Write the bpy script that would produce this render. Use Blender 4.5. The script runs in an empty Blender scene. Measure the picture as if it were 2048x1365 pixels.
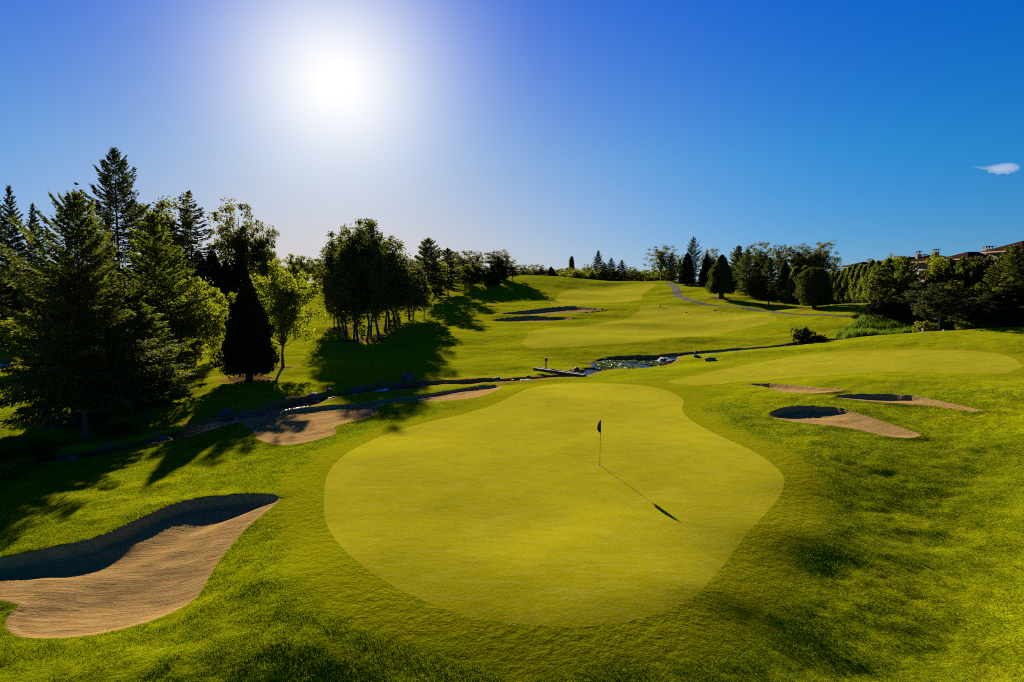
import bpy, math, random
import numpy as np
from mathutils import Vector

# ---------------------------------------------------------------- camera, world, sun, exposure
R = math.radians
sc = bpy.context.scene
H_CAM, F_PX, PITCH = 8.8, 1365.33, R(4.92)
cam_d = bpy.data.cameras.new('camera')
cam_d.lens, cam_d.sensor_width = 24.0, 36.0
cam_d.clip_start, cam_d.clip_end = 0.1, 20000
cam = bpy.data.objects.new('camera', cam_d)
sc.collection.objects.link(cam)
cam.location = (0, 0, H_CAM)
cam.rotation_euler = (R(90) - PITCH, 0, 0)
sc.camera = cam

SUN_AZ, SUN_EL = R(-14.1), R(15.4)
SUN = Vector((math.sin(SUN_AZ) * math.cos(SUN_EL), math.cos(SUN_AZ) * math.cos(SUN_EL), math.sin(SUN_EL)))
w = bpy.data.worlds.new('World')
sc.world = w
w.use_nodes = True
wt = w.node_tree
for n in list(wt.nodes):
    wt.nodes.remove(n)


def wn(t, **k):
    n = wt.nodes.new(t)
    for a, b in k.items():
        setattr(n, a, b)
    return n


sky = wn('ShaderNodeTexSky', sky_type='NISHITA', sun_disc=False)
sky.sun_elevation, sky.sun_rotation = SUN_EL, SUN_AZ
sky.air_density, sky.dust_density, sky.ozone_density = 0.6, 0.0, 8.0
bg1 = wn('ShaderNodeBackground')
tint = wn('ShaderNodeMixRGB', blend_type='MULTIPLY')
tint.inputs[0].default_value = 1.0
tc = wn('ShaderNodeTexCoord')
sep = wn('ShaderNodeSeparateXYZ')
wt.links.new(tc.outputs['Generated'], sep.inputs[0])
tr = wn('ShaderNodeValToRGB')      # clearer, bluer air higher up, paler air low down
for i_, (p_, c_) in enumerate(((0.0, (.64, .57, .53)), (.17, (.20, .93, .86)), (.36, (.0, .80, 1.26)), (.62, (.0, .30, .62)))):
    e_ = tr.color_ramp.elements[i_] if i_ < 2 else tr.color_ramp.elements.new(p_)
    e_.position, e_.color = p_, (*c_, 1)
for e_, (p_, c_) in zip(tr.color_ramp.elements, ((0.0, (.64, .57, .53)), (.17, (.20, .93, .86)), (.36, (.0, .80, 1.26)), (.62, (.0, .30, .62)))):
    e_.position, e_.color = p_, (*c_, 1)
wt.links.new(sep.outputs[2], tr.inputs[0])
wt.links.new(tr.outputs[0], tint.inputs[2])
wt.links.new(sky.outputs[0], tint.inputs[1])
wt.links.new(tint.outputs[0], bg1.inputs[0])
bg1.inputs[1].default_value = 0.05
# the bright hazy sky round the sun
dot = wn('ShaderNodeVectorMath', operation='DOT_PRODUCT')
dot.inputs[1].default_value = SUN
wt.links.new(tc.outputs['Generated'], dot.inputs[0])
ac = wn('ShaderNodeMath', operation='ARCCOSINE')
wt.links.new(dot.outputs['Value'], ac.inputs[0])


def m2(op, a, b=None):
    n = wn('ShaderNodeMath', operation=op)
    for i_, v_ in enumerate((a, b)):
        if v_ is None:
            continue
        if isinstance(v_, (int, float)):
            n.inputs[i_].default_value = v_
        else:
            wt.links.new(v_, n.inputs[i_])
    return n.outputs[0]


def fall(width_deg, power):
    """falls off with the angle from the sun"""
    return m2('EXPONENT', m2('MULTIPLY', m2('POWER', m2('DIVIDE', ac.outputs[0], R(width_deg)), power), -1.0))


def veil(under, fac, col):
    b = wn('ShaderNodeBackground')
    b.inputs[0].default_value = (*col, 1)
    b.inputs[1].default_value = 1.0
    mx = wn('ShaderNodeMixShader')
    wt.links.new(fac, mx.inputs[0])
    wt.links.new(under.outputs[0], mx.inputs[1])
    wt.links.new(b.outputs[0], mx.inputs[2])
    return mx


# grey-pink haze in the thick air low down on the sun's side, then the glare round the sun itself
low = m2('EXPONENT', m2('MULTIPLY', m2('SUBTRACT', sep.outputs[2], 0.05), -1 / 0.14))
haze_f = m2('MINIMUM', m2('MULTIPLY', m2('MULTIPLY', fall(23.0, 2.0), low), 1.3), 0.96)
cur = veil(bg1, haze_f, (0.258, 0.246, 0.252))
cur = veil(cur, fall(7.5, 1.7), (0.42, 0.42, 0.412))
wo = wn('ShaderNodeOutputWorld')
wt.links.new(cur.outputs[0], wo.inputs[0])

sun_d = bpy.data.lights.new('sun', 'SUN')
sun_d.energy, sun_d.angle, sun_d.color = 5.0, R(0.55), (1.0, 0.88, 0.66)
sun = bpy.data.objects.new('sun', sun_d)
sc.collection.objects.link(sun)
sun.rotation_euler = SUN.to_track_quat('Z', 'Y').to_euler()
sun.location = SUN * 300

vs = sc.view_settings
vs.view_transform, vs.look, vs.gamma, vs.use_curve_mapping = 'Standard', 'None', 1.0, False
vs.exposure = 1.3
sc.cycles.pixel_filter_type = 'BLACKMAN_HARRIS'
sc.cycles.filter_width = 1.05
sc.cycles.use_denoising = False
sc.cycles.max_bounces = 6
sc.cycles.transparent_max_bounces = 4
sc.cycles.transmission_bounces = 4

# ---------------------------------------------------------------- small helpers
CP, SP = math.cos(PITCH), math.sin(PITCH)
rng = np.random.default_rng(7)
random.seed(7)


def ray(px, py):
    x, v = (px - 1024) / F_PX, (682.5 - py) / F_PX
    return np.array([x, CP + v * SP, -SP + v * CP])


def smooth(a, b, x):
    t = np.clip((x - a) / (b - a), 0, 1)
    return t * t * (3 - 2 * t)


def tag(o, label=None, cat=None, group=None, kind=None):
    if label:
        o['label'] = label
    if cat:
        o['category'] = cat
    if group:
        o['group'] = group
    if kind:
        o['kind'] = kind
    return o


def empty(name, loc, rz=0.0):
    o = bpy.data.objects.new(name, None)
    sc.collection.objects.link(o)
    o.location = loc
    o.rotation_euler = (0, 0, rz)
    o.empty_display_size = 0.2
    return o


def mesh_np(name, V, faces, mats, smooth_shade=False, attrs=None):
    """faces: list of (n,k) int arrays (k=3 or 4) with optional material index: (array, mat)"""
    me = bpy.data.meshes.new(name)
    V = np.asarray(V, np.float32)
    me.vertices.add(len(V))
    me.vertices.foreach_set('co', V.ravel())
    arrs = [(f if isinstance(f, tuple) else (f, 0)) for f in faces]
    arrs = [(np.asarray(a, np.int32), m) for a, m in arrs if len(a)]
    nl = sum(a.size for a, m in arrs)
    nf = sum(len(a) for a, m in arrs)
    me.loops.add(nl)
    me.polygons.add(nf)
    me.loops.foreach_set('vertex_index', np.concatenate([a.ravel() for a, m in arrs]))
    tot = np.concatenate([np.full(len(a), a.shape[1], np.int32) for a, m in arrs])
    start = np.concatenate([[0], np.cumsum(tot)[:-1]]).astype(np.int32)
    me.polygons.foreach_set('loop_start', start)
    me.polygons.foreach_set('loop_total', tot)
    me.polygons.foreach_set('material_index', np.concatenate([np.full(len(a), m, np.int32) for a, m in arrs]))
    me.polygons.foreach_set('use_smooth', np.full(nf, smooth_shade, bool))
    for m in (mats if isinstance(mats, (list, tuple)) else [mats]):
        me.materials.append(m)
    if attrs:
        for k, v in attrs.items():
            at_ = me.attributes.new(k, 'FLOAT', 'POINT')
            at_.data.foreach_set('value', np.asarray(v, np.float32))
    me.update(calc_edges=True)
    return me


def link(name, me, parent=None):
    o = bpy.data.objects.new(name, me)
    sc.collection.objects.link(o)
    if parent is not None:
        o.parent = parent
    return o


class MB:
    """collects boxes, tubes and polygons into one mesh"""

    def __init__(s):
        s.v, s.q, s.t = [], [], []
        s.n = 0

    def add(s, V, Q=(), T=()):
        V = np.asarray(V, float).reshape(-1, 3)
        s.v.append(V)
        if len(Q):
            s.q.append(np.asarray(Q) + s.n)
        if len(T):
            s.t.append(np.asarray(T) + s.n)
        s.n += len(V)
        return s

    def box(s, c, size, rz=0.0):
        x, y, z = np.array(size) / 2
        P = np.array([[a * x, b * y, d * z] for d in (-1, 1) for a, b in ((-1, -1), (1, -1), (1, 1), (-1, 1))])
        cs, sn = math.cos(rz), math.sin(rz)
        P = np.stack([P[:, 0] * cs - P[:, 1] * sn, P[:, 0] * sn + P[:, 1] * cs, P[:, 2]], 1) + np.array(c)
        return s.add(P, [[3, 2, 1, 0], [4, 5, 6, 7], [0, 1, 5, 4], [1, 2, 6, 5], [2, 3, 7, 6], [3, 0, 4, 7]])

    def tube(s, pts, rad, sides=6, cap=True):
        pts = np.asarray(pts, float)
        n = len(pts)
        rad = np.full(n, rad) if np.isscalar(rad) else np.asarray(rad)
        t = np.gradient(pts, axis=0)
        t /= np.linalg.norm(t, axis=1)[:, None] + 1e-9
        ref = np.where(np.abs(t[:, 2:3]) > 0.9, np.array([[1., 0, 0]]), np.array([[0, 0, 1.]]))
        u = np.cross(t, ref)
        u /= np.linalg.norm(u, axis=1)[:, None] + 1e-9
        for i in range(1, n):
            if np.dot(u[i], u[i - 1]) < 0:
                u[i] = -u[i]
        v = np.cross(t, u)
        a = np.linspace(0, 2 * math.pi, sides, endpoint=False)
        P = (pts[:, None] + rad[:, None, None] * (np.cos(a)[None, :, None] * u[:, None] + np.sin(a)[None, :, None] * v[:, None])).reshape(-1, 3)
        Q = []
        for i in range(n - 1):
            for j in range(sides):
                k = (j + 1) % sides
                Q.append([i * sides + j, i * sides + k, (i + 1) * sides + k, (i + 1) * sides + j])
        T = []
        if cap:
            P = np.vstack([P, pts[-1:], pts[:1]])
            e = n * sides
            for j in range(sides):
                k = (j + 1) % sides
                T.append([(n - 1) * sides + j, (n - 1) * sides + k, e])
                T.append([k, j, e + 1])
        return s.add(P, Q, T)

    def mesh(s, name, mat, sm=False):
        V = np.vstack(s.v)
        fs = []
        if s.q:
            fs.append(np.vstack(s.q))
        if s.t:
            fs.append(np.vstack(s.t))
        return mesh_np(name, V, fs, mat, sm)

    def build(s, name, mat, parent=None, sm=False):
        return link(name, s.mesh(name, mat, sm), parent)


# ---------------------------------------------------------------- materials
def mat(name):
    m = bpy.data.materials.new(name)
    m.use_nodes = True
    nt = m.node_tree
    for n in list(nt.nodes):
        nt.nodes.remove(n)
    out = nt.nodes.new('ShaderNodeOutputMaterial')

    class N:
        def __call__(s, t, ins=None, **k):
            n = nt.nodes.new(t)
            for a, b in k.items():
                setattr(n, a, b)
            for i, v in (ins or {}).items():
                s.put(n.inputs[i], v)
            return n

        def put(s, sock, v):
            if isinstance(v, bpy.types.NodeSocket):
                nt.links.new(v, sock)
            elif isinstance(v, bpy.types.Node):
                nt.links.new(v.outputs[0], sock)
            else:
                if isinstance(v, tuple) and len(v) == 3 and len(sock.default_value) == 4:
                    v = (*v, 1)
                sock.default_value = v

        def noise(s, vec, scale, detail=3.0, rough=0.55, dist=0.0):
            return s('ShaderNodeTexNoise', {'Vector': vec, 'Scale': scale, 'Detail': detail, 'Roughness': rough, 'Distortion': dist}).outputs['Fac']

        def mixc(s, f, a, b, blend='MIX'):
            n = s('ShaderNodeMixRGB', {0: f, 1: a, 2: b}, blend_type=blend)
            return n.outputs[0]

        def ramp(s, f, lo, hi):
            n = s('ShaderNodeMapRange', {0: f, 1: lo, 2: hi, 3: 0.0, 4: 1.0}, interpolation_type='SMOOTHSTEP')
            return n.outputs[0]

        def math(s, op, a, b=0.0):
            return s('ShaderNodeMath', {0: a, 1: b}, operation=op).outputs[0]

        def attr(s, name_):
            return s('ShaderNodeAttribute', attribute_name=name_).outputs['Fac']

        def stretch(s, vec, sx, sy, sz, rz=0.0):
            return s('ShaderNodeMapping', {0: vec, 2: (0, 0, rz), 3: (sx, sy, sz)}).outputs[0]

        def out(s, shader):
            s.put(out.inputs[0], shader)
    return m, N()


def simple(name, col, rough=0.7, metal=0.0, var=0.15, scale=6.0, spec=0.4):
    m, n = mat(name)
    tcx = n('ShaderNodeTexCoord').outputs['Object']
    f = n.noise(tcx, scale)
    lo = tuple(c * (1 - var) for c in col)
    hi = tuple(min(1, c * (1 + var)) for c in col)
    b = n('ShaderNodeBsdfPrincipled', {'Base Color': n.mixc(f, lo, hi), 'Roughness': rough, 'Metallic': metal, 'Specular IOR Level': spec})
    n.out(b)
    return m


def grass_mat(name, base, alt, dry, mow_soft, bump, speck=0.25, sheen=0.3, blot=0.55, streak=0.0):
    """mown grass: clumps of tone, dry patches, fine pale specks, translucent blades"""
    m, n = mat(name)
    P = n('ShaderNodeNewGeometry').outputs['Position']
    flat = n.stretch(P, 1, 1, 0.3)
    big = n.noise(flat, 0.11, 3)
    mid = n.noise(flat, 0.9, 4, 0.6)
    fine = n.noise(flat, 7.0, 5, 0.72)
    tiny = n.noise(flat, 34.0, 3, 0.7)
    c = n.mixc(n.ramp(big, 0.35, 0.68), base, alt)
    c = n.mixc(n.math('MULTIPLY', n.ramp(mid, 0.45, 0.75), blot), c, tuple(x * 0.62 for x in base))
    c = n.mixc(n.math('MULTIPLY', n.ramp(fine, 0.5, 0.72), speck * 2.0), c, tuple(x * 0.45 for x in base))
    c = n.mixc(n.math('MULTIPLY', n.ramp(tiny, 0.48, 0.75), speck * 1.6), c, tuple(min(1, x * 1.6) for x in alt))
    d2 = n.noise(n.stretch(P, 1, 1, 0.3, 0.7), 0.33, 5, 0.7)
    c = n.mixc(n.math('MULTIPLY', n.ramp(d2, 0.52, 0.78), 0.5), c, dry)
    c = n.mixc(n.attr('dry'), c, (0.30, 0.15, 0.045))
    c = n.mixc(n.attr('mulch'), c, (0.11, 0.052, 0.025))
    if mow_soft:
        c = n.mixc(n.math('MULTIPLY', n.attr('fringe'), 0.85), c, n.mixc(n.ramp(fine, 0.3, 0.7), (0.185, 0.188, 0.001), (0.26, 0.245, 0.002)))
    if streak:
        st = n.noise(n.stretch(P, 0.5, 2.2, 0.3, 0.35), 1.6, 4, 0.65)
        c = n.mixc(n.math('MULTIPLY', n.ramp(st, 0.45, 0.75), streak), c, (0.33, 0.295, 0.03))
    hgt = n.math('ADD', n.math('MULTIPLY', n.noise(flat, 2.6, 5, 0.7), bump[0]),
                 n.math('ADD', n.math('MULTIPLY', fine, bump[1]), n.math('MULTIPLY', tiny, bump[2])))
    bp = n('ShaderNodeBump', {'Height': hgt, 'Strength': 1.0, 'Distance': 1.0})
    b = n('ShaderNodeBsdfPrincipled', {'Base Color': c, 'Roughness': 0.9, 'Specular IOR Level': 0.0,
                                       'Sheen Weight': sheen, 'Sheen Roughness': 0.5, 'Sheen Tint': (0.95, 0.87, 0.10), 'Normal': bp})
    n.out(b)
    return m


M_ROUGH = grass_mat('rough_grass', (0.178, 0.212, 0.001), (0.262, 0.275, 0.001), (0.29, 0.22, 0.01), True, (0.07, 0.015, 0.0), 0.3, 0.03)
M_GREEN = grass_mat('green_grass', (0.25, 0.228, 0.001), (0.345, 0.308, 0.002), (0.40, 0.35, 0.03), False, (0.012, 0.009, 0.006), 0.22, 0.10, 0.42, streak=0.75)
M_FAIR = grass_mat('fairway_grass', (0.238, 0.230, 0.002), (0.30, 0.282, 0.008), (0.36, 0.325, 0.05), False, (0.05, 0.010, 0.0), 0.14, 0.07, 0.4, streak=0.5)


def sand_mat():
    m, n = mat('sand')
    P = n('ShaderNodeNewGeometry').outputs['Position']
    rake = n.noise(n.stretch(P, 0.35, 2.2, 1, -0.22), 2.0, 5, 0.7)
    gr = n.noise(P, 9, 5, 0.75)
    fn = n.noise(P, 60, 3, 0.7)
    c = n.mixc(n.ramp(rake, 0.35, 0.7), (0.345, 0.205, 0.070), (0.455, 0.288, 0.110))
    c = n.mixc(n.math('MULTIPLY', n.ramp(gr, 0.45, 0.72), 0.6), c, (0.25, 0.155, 0.055))
    h = n.math('ADD', n.math('MULTIPLY', rake, 0.05), n.math('ADD', n.math('MULTIPLY', gr, 0.022), n.math('MULTIPLY', fn, 0.006)))
    bp = n('ShaderNodeBump', {'Height': h, 'Strength': 1.0, 'Distance': 1.0})
    n.out(n('ShaderNodeBsdfPrincipled', {'Base Color': c, 'Roughness': 0.95, 'Specular IOR Level': 0.0, 'Normal': bp}))
    return m


M_SAND = sand_mat()
M_PATH = simple('asphalt', (0.055, 0.040, 0.042), 0.95, var=0.2, scale=1.5, spec=0.03)


def water_mat():
    m, n = mat('water')
    P = n('ShaderNodeNewGeometry').outputs['Position']
    f = n.noise(n.stretch(P, 1, 1.6, 1), 2.2, 4, 0.6)
    bp = n('ShaderNodeBump', {'Height': n.math('MULTIPLY', f, 0.09), 'Strength': 1.0, 'Distance': 1.0})
    n.out(n('ShaderNodeBsdfPrincipled', {'Base Color': (0.012, 0.018, 0.02), 'Roughness': 0.07, 'Specular IOR Level': 0.9, 'Normal': bp}))
    return m


M_WATER = water_mat()
M_FOAM = simple('white_water', (0.6, 0.66, 0.72), 0.35, var=0.3, scale=5)


def leaf_mat(name, col, trans=0.3, tcol=None, spec=0.04, rough=0.75, var=0.5, scale=0.6):
    m, n = mat(name)
    g = n('ShaderNodeNewGeometry')
    rnd = g.outputs['Random Per Island']
    oi = n('ShaderNodeObjectInfo').outputs['Random']
    cl = n.noise(n('ShaderNodeTexCoord').outputs['Object'], scale, 2)
    lo = tuple(c * (1 - var) for c in col)
    hi = tuple(c * (1 + var) for c in col)
    f = n.math('ADD', n.math('MULTIPLY', rnd, 0.55), n.math('MULTIPLY', cl, 0.45))
    c = n.mixc(f, lo, hi)
    c = n.mixc(n.math('MULTIPLY', oi, 0.25), c, (col[0] * 1.5, col[1] * 1.1, col[2] * 0.8))
    tcol = tcol or (col[0] * 2.2, col[1] * 2.0, col[2] * 0.7)
    tlo = tuple(x * 0.6 for x in tcol)
    b = n('ShaderNodeBsdfPrincipled', {'Base Color': c, 'Roughness': rough, 'Specular IOR Level': spec})
    t = n('ShaderNodeBsdfTranslucent', {'Color': n.mixc(f, tlo, tcol)})
    n.out(n('ShaderNodeMixShader', {0: trans, 1: b, 2: t}))
    return m


M_FIR = leaf_mat('fir_needles', (0.052, 0.068, 0.019), 0.42, (0.20, 0.235, 0.018))
M_FIRLT = leaf_mat('light_fir_needles', (0.062, 0.086, 0.018), 0.45, (0.26, 0.325, 0.016))
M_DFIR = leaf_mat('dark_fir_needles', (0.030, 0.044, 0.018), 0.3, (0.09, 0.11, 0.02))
M_SPR = leaf_mat('spruce_needles', (0.038, 0.052, 0.026), 0.3, (0.12, 0.14, 0.03))
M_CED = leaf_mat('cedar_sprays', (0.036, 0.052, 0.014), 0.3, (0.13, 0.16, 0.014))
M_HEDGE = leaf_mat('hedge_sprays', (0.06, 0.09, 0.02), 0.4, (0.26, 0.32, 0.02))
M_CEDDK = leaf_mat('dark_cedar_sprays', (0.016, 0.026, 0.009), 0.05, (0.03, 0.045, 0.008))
M_MAPLE = leaf_mat('maple_leaves', (0.085, 0.125, 0.014), 0.5, (0.33, 0.37, 0.012))
M_BROAD = leaf_mat('broad_leaves', (0.06, 0.08, 0.016), 0.5, (0.30, 0.32, 0.016))
M_COTT = leaf_mat('cottonwood_leaves', (0.055, 0.06, 0.02), 0.45, (0.22, 0.22, 0.025))
M_GROVE = leaf_mat('grove_leaves', (0.045, 0.055, 0.02), 0.38, (0.18, 0.20, 0.02))
M_BRIGHT = leaf_mat('bright_leaves', (0.10, 0.14, 0.012), 0.45, (0.36, 0.40, 0.014))
M_REED = leaf_mat('reed_blades', (0.06, 0.105, 0.01), 0.42, (0.18, 0.28, 0.01))
M_RUST = leaf_mat('rusty_sprays', (0.22, 0.075, 0.02), 0.25, (0.3, 0.12, 0.02))
M_BARK = simple('bark', (0.055, 0.042, 0.034), 0.9, var=0.4, scale=3)
M_BARKL = simple('pale_bark', (0.20, 0.15, 0.11), 0.9, var=0.35, scale=3)
M_ROCK = simple('rock', (0.085, 0.082, 0.085), 0.8, var=0.45, scale=2.5)

# ---------------------------------------------------------------- terrain: heights fitted through points seen in the photo
CTRL = []


def cz(*rows):      # (px, py, z)
    for px, py, z in rows:
        d = ray(px, py)
        t = (z - H_CAM) / d[2]
        CTRL.append((d[0] * t, d[1] * t, z))


def cd(*rows):      # (px, py, distance)
    for px, py, dist in rows:
        d = ray(px, py)
        t = dist / d[1]
        CTRL.append((d[0] * t, dist, H_CAM + d[2] * t))


# main green and its surrounds
cz((1100, 1250, 0), (650, 1000, 0), (900, 1180, 0), (1420, 1180, 0), (1568, 960, .04), (1370, 800, .02), (1200, 768, .02), (1040, 775, 0),
   (900, 850, .02), (1200, 930, 0), (1100, 1050, 0), (1400, 1000, 0), (720, 893, 0), (760, 1160, 0))
cz((200, 1340, -.75), (600, 1340, -.48), (1000, 1340, -.42), (1500, 1330, -.42), (1700, 1340, -1.05), (1850, 1340, -1.1), (2048, 1330, -.95))
CTRL += [(0, 10, -1.3), (-9, 10, -1.5), (9, 10, -1.2), (20, 10, -.9), (-20, 10, -1.9), (0, 4, -2.4), (12, 4, -2.3), (-12, 4, -2.5), (0, 1, -3), (30, 5, -1.5), (-30, 5, -2.5)]
cz((560, 1150, -.10), (600, 1000, -.12), (615, 920, -.15), (640, 1250, -.18))
# left front bunker rim and the slope beyond
cz((0, 1118, -.75), (200, 1072, -.50), (370, 1003, -.38), (480, 990, -.32), (562, 998, -.22), (490, 1062, -.42), (415, 1165, -.62), (270, 1254, -.9), (100, 1280, -1.05), (-60, 1190, -1.0), (-200, 1150, -1.1), (-100, 1250, -1.1))
cz((100, 1010, -.75), (0, 970, -1.3), (300, 950, -.86), (450, 930, -.66), (560, 930, -.42), (-300, 1000, -1.6), (-300, 900, -1.8))
# stream banks
cz((200, 925, -1.5), (320, 900, -1.25), (430, 862, -1.1), (520, 836, -.85), (620, 814, -.62), (700, 799, -.55), (900, 780, -.45), (1060, 769, -.30), (1170, 760, -.25), (1250, 752, -.35))
cz((60, 905, -1.8), (200, 885, -1.65), (320, 856, -1.4), (430, 822, -1.15), (600, 786, -.9), (760, 766, -.75), (880, 757, -.7), (1050, 741, -.62))
cz((1170, 714, -.85), (1250, 712, -.85), (1330, 709, -.8), (1260, 738, -1.0), (1330, 733, -.85), (1400, 712, -.3), (1480, 694, -.2), (1560, 691, -.05), (1600, 690, .1), (1400, 730, -.15))
# left meadow
cz((0, 800, -1.2), (100, 840, -1.5), (50, 700, -.7), (400, 740, -.6), (560, 730, -.6), (600, 680, -.4), (240, 760, -.8), (720, 690, -.6), (860, 700, -.4), (-300, 780, -1.2))
cd((30, 585, 300), (200, 590, 260), (440, 630, 170), (640, 600, 240), (840, 640, 150), (-300, 600, 250))
# far fairways and hill
cd((950, 603, 195), (900, 620, 170), (960, 576, 235), (1000, 557, 262), (1060, 553, 285), (1130, 556, 295), (1210, 567, 300), (1290, 565, 290), (1336, 565, 260),
   (1450, 571, 232), (1560, 592, 188), (1700, 610, 160), (1050, 648, 135), (1000, 628, 155), (1100, 600, 200), (1200, 580, 250), (1300, 620, 163), (1300, 600, 200), (1180, 615, 170),
   (1500, 628, 150), (1440, 600, 178), (1600, 622, 140), (1700, 638, 122), (1800, 650, 112))
cz((1300, 652, .1), (1400, 672, 0), (1050, 692, -.15), (1150, 703, -.5), (950, 690, -.2), (1300, 692, -.2), (1550, 662, .3), (1600, 672, .4), (1130, 665, .25), (1500, 672, .05))
CTRL += [(0, 330, 8.5), (10, 400, 6), (-60, 330, 8), (60, 330, 7.5), (120, 330, 7), (-150, 400, 5), (150, 250, 7), (0, 600, 4), (-300, 600, 4), (300, 600, 5),
         (92, 150, 5.5), (100, 190, 6.5), (90, 120, 4.5), (75, 110, 3.2), (95, 100, 3.5), (130, 120, 5), (-80, 60, -1.3), (-100, 120, -.3), (80, 60, 2.2), (60, 30, 1.4), (-60, 30, -2.4)]
# right hand green, its mounds and the rough
cz((1450, 755, .15), (1500, 740, .35), (1700, 720, .85), (1950, 720, 1.1), (2046, 745, 1.1), (1700, 695, 1.05), (1900, 698, 1.35), (1650, 690, .75), (1750, 672, 1.35), (1850, 664, 1.85), (1950, 660, 2.15), (2060, 657, 2.3), (2300, 660, 2.4))
CTRL += [(62, 106, 1.0), (70, 108, 1.6), (55, 104, .6), (80, 107, 2.4)]
cz((1500, 800, .28), (1650, 790, .75), (1800, 770, 1.05), (2048, 785, 1.5), (2048, 850, 1.15), (1920, 850, .65), (1900, 900, .2), (1700, 905, .12), (1550, 850, .2), (1430, 820, .08),
   (1560, 818, .42), (1700, 812, .62), (1850, 950, -.25), (1960, 945, -.12), (2048, 945, .05), (1700, 1000, -.46), (1800, 1060, -.85), (1900, 1110, -.95), (1800, 1220, -1.05), (2048, 1200, -.82), (2048, 1060, -.62), (1650, 1150, -.72), (1500, 1250, -.42), (1590, 1060, -.18), (2300, 1000, .8), (2300, 1250, .6))
CTRL = np.array(CTRL)
K_AZ = 1.0


def lp(x, y):
    r = np.sqrt(x * x + y * y) + 1e-6
    return np.arctan2(x, y) * K_AZ, np.log(r)


_cu, _cv = lp(CTRL[:, 0], CTRL[:, 1])


def _phi(r2):
    return 0.5 * r2 * np.log(r2 + 1e-12)


_n = len(CTRL)
_A = np.zeros((_n + 3, _n + 3))
_A[:_n, :_n] = _phi((_cu[:, None] - _cu) ** 2 + (_cv[:, None] - _cv) ** 2) + np.eye(_n) * 2e-4
_Pm = np.stack([np.ones(_n), _cu, _cv], 1)
_A[:_n, _n:] = _Pm
_A[_n:, :_n] = _Pm.T
_w = np.linalg.solve(_A, np.concatenate([CTRL[:, 2], np.zeros(3)]))


def h0(x, y):
    x, y = np.atleast_1d(np.asarray(x, float)), np.atleast_1d(np.asarray(y, float))
    out = np.empty(len(x))
    for i in range(0, len(x), 20000):
        u, v = lp(x[i:i + 20000], y[i:i + 20000])
        vc = np.clip(v, math.log(3.0), math.log(620))
        g = _phi((u[:, None] - _cu) ** 2 + (vc[:, None] - _cv) ** 2) @ _w[:_n] + _w[_n] + _w[_n + 1] * u + _w[_n + 2] * vc
        f = smooth(1.0, 1.6, np.abs(u))
        g = g * (1 - f) + f * (-2.0 + 4.0 * smooth(math.log(60), math.log(300), v))
        f = smooth(math.log(450), math.log(620), v)
        out[i:i + 20000] = g * (1 - f) + f * 3.0
    return out


def at0(px, py):
    """point of the uncarved ground under a pixel of the photo"""
    d = ray(px, py)
    t = np.concatenate([np.linspace(10, 120, 1500), np.linspace(120, 420, 800)])
    P = d[None] * t[:, None] + np.array([0, 0, H_CAM])
    g = P[:, 2] - h0(P[:, 0], P[:, 1])
    i = int(np.argmax(g < 0))
    if i == 0:
        i = len(t) - 1
    a = g[i - 1] / (g[i - 1] - g[i] + 1e-9)
    tt = t[i - 1] + (t[i] - t[i - 1]) * a
    return d[:2] * tt


def smooth_closed(pts, k=8):
    P = np.array(pts, float)
    n = len(P)
    out = []
    for i in range(n):
        a, b, c, d = P[i - 1], P[i], P[(i + 1) % n], P[(i + 2) % n]
        for j in range(k):
            t = j / k
            out.append(0.5 * ((2 * b) + (c - a) * t + (2 * a - 5 * b + 4 * c - d) * t ** 2 + (3 * b - a - 3 * c + d) * t ** 3))
    return np.array(out)


def smooth_open(pts, k=8):
    P = np.array(pts, float)
    P = np.vstack([2 * P[0] - P[1], P, 2 * P[-1] - P[-2]])
    out = []
    for i in range(1, len(P) - 2):
        a, b, c, d = P[i - 1], P[i], P[i + 1], P[i + 2]
        for j in range(k):
            t = j / k
            out.append(0.5 * ((2 * b) + (c - a) * t + (2 * a - 5 * b + 4 * c - d) * t ** 2 + (3 * b - a - 3 * c + d) * t ** 3))
    out.append(P[-2])
    return np.array(out)


def seg_dist(A, B, x, y):
    """min distance to segments, index of the nearest, nearest point"""
    bd = np.full(len(x), 1e9)
    nx, ny = np.zeros(len(x)), np.zeros(len(x))
    ix = np.zeros(len(x), int)
    for i in range(len(A)):
        ax, ay = A[i]
        dx, dy = B[i] - A[i]
        L = dx * dx + dy * dy + 1e-12
        t = np.clip(((x - ax) * dx + (y - ay) * dy) / L, 0, 1)
        qx, qy = ax + t * dx, ay + t * dy
        dd = (x - qx) ** 2 + (y - qy) ** 2
        m = dd < bd
        bd = np.where(m, dd, bd)
        nx = np.where(m, qx, nx)
        ny = np.where(m, qy, ny)
        ix = np.where(m, i, ix)
    return np.sqrt(bd), ix, nx, ny


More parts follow.
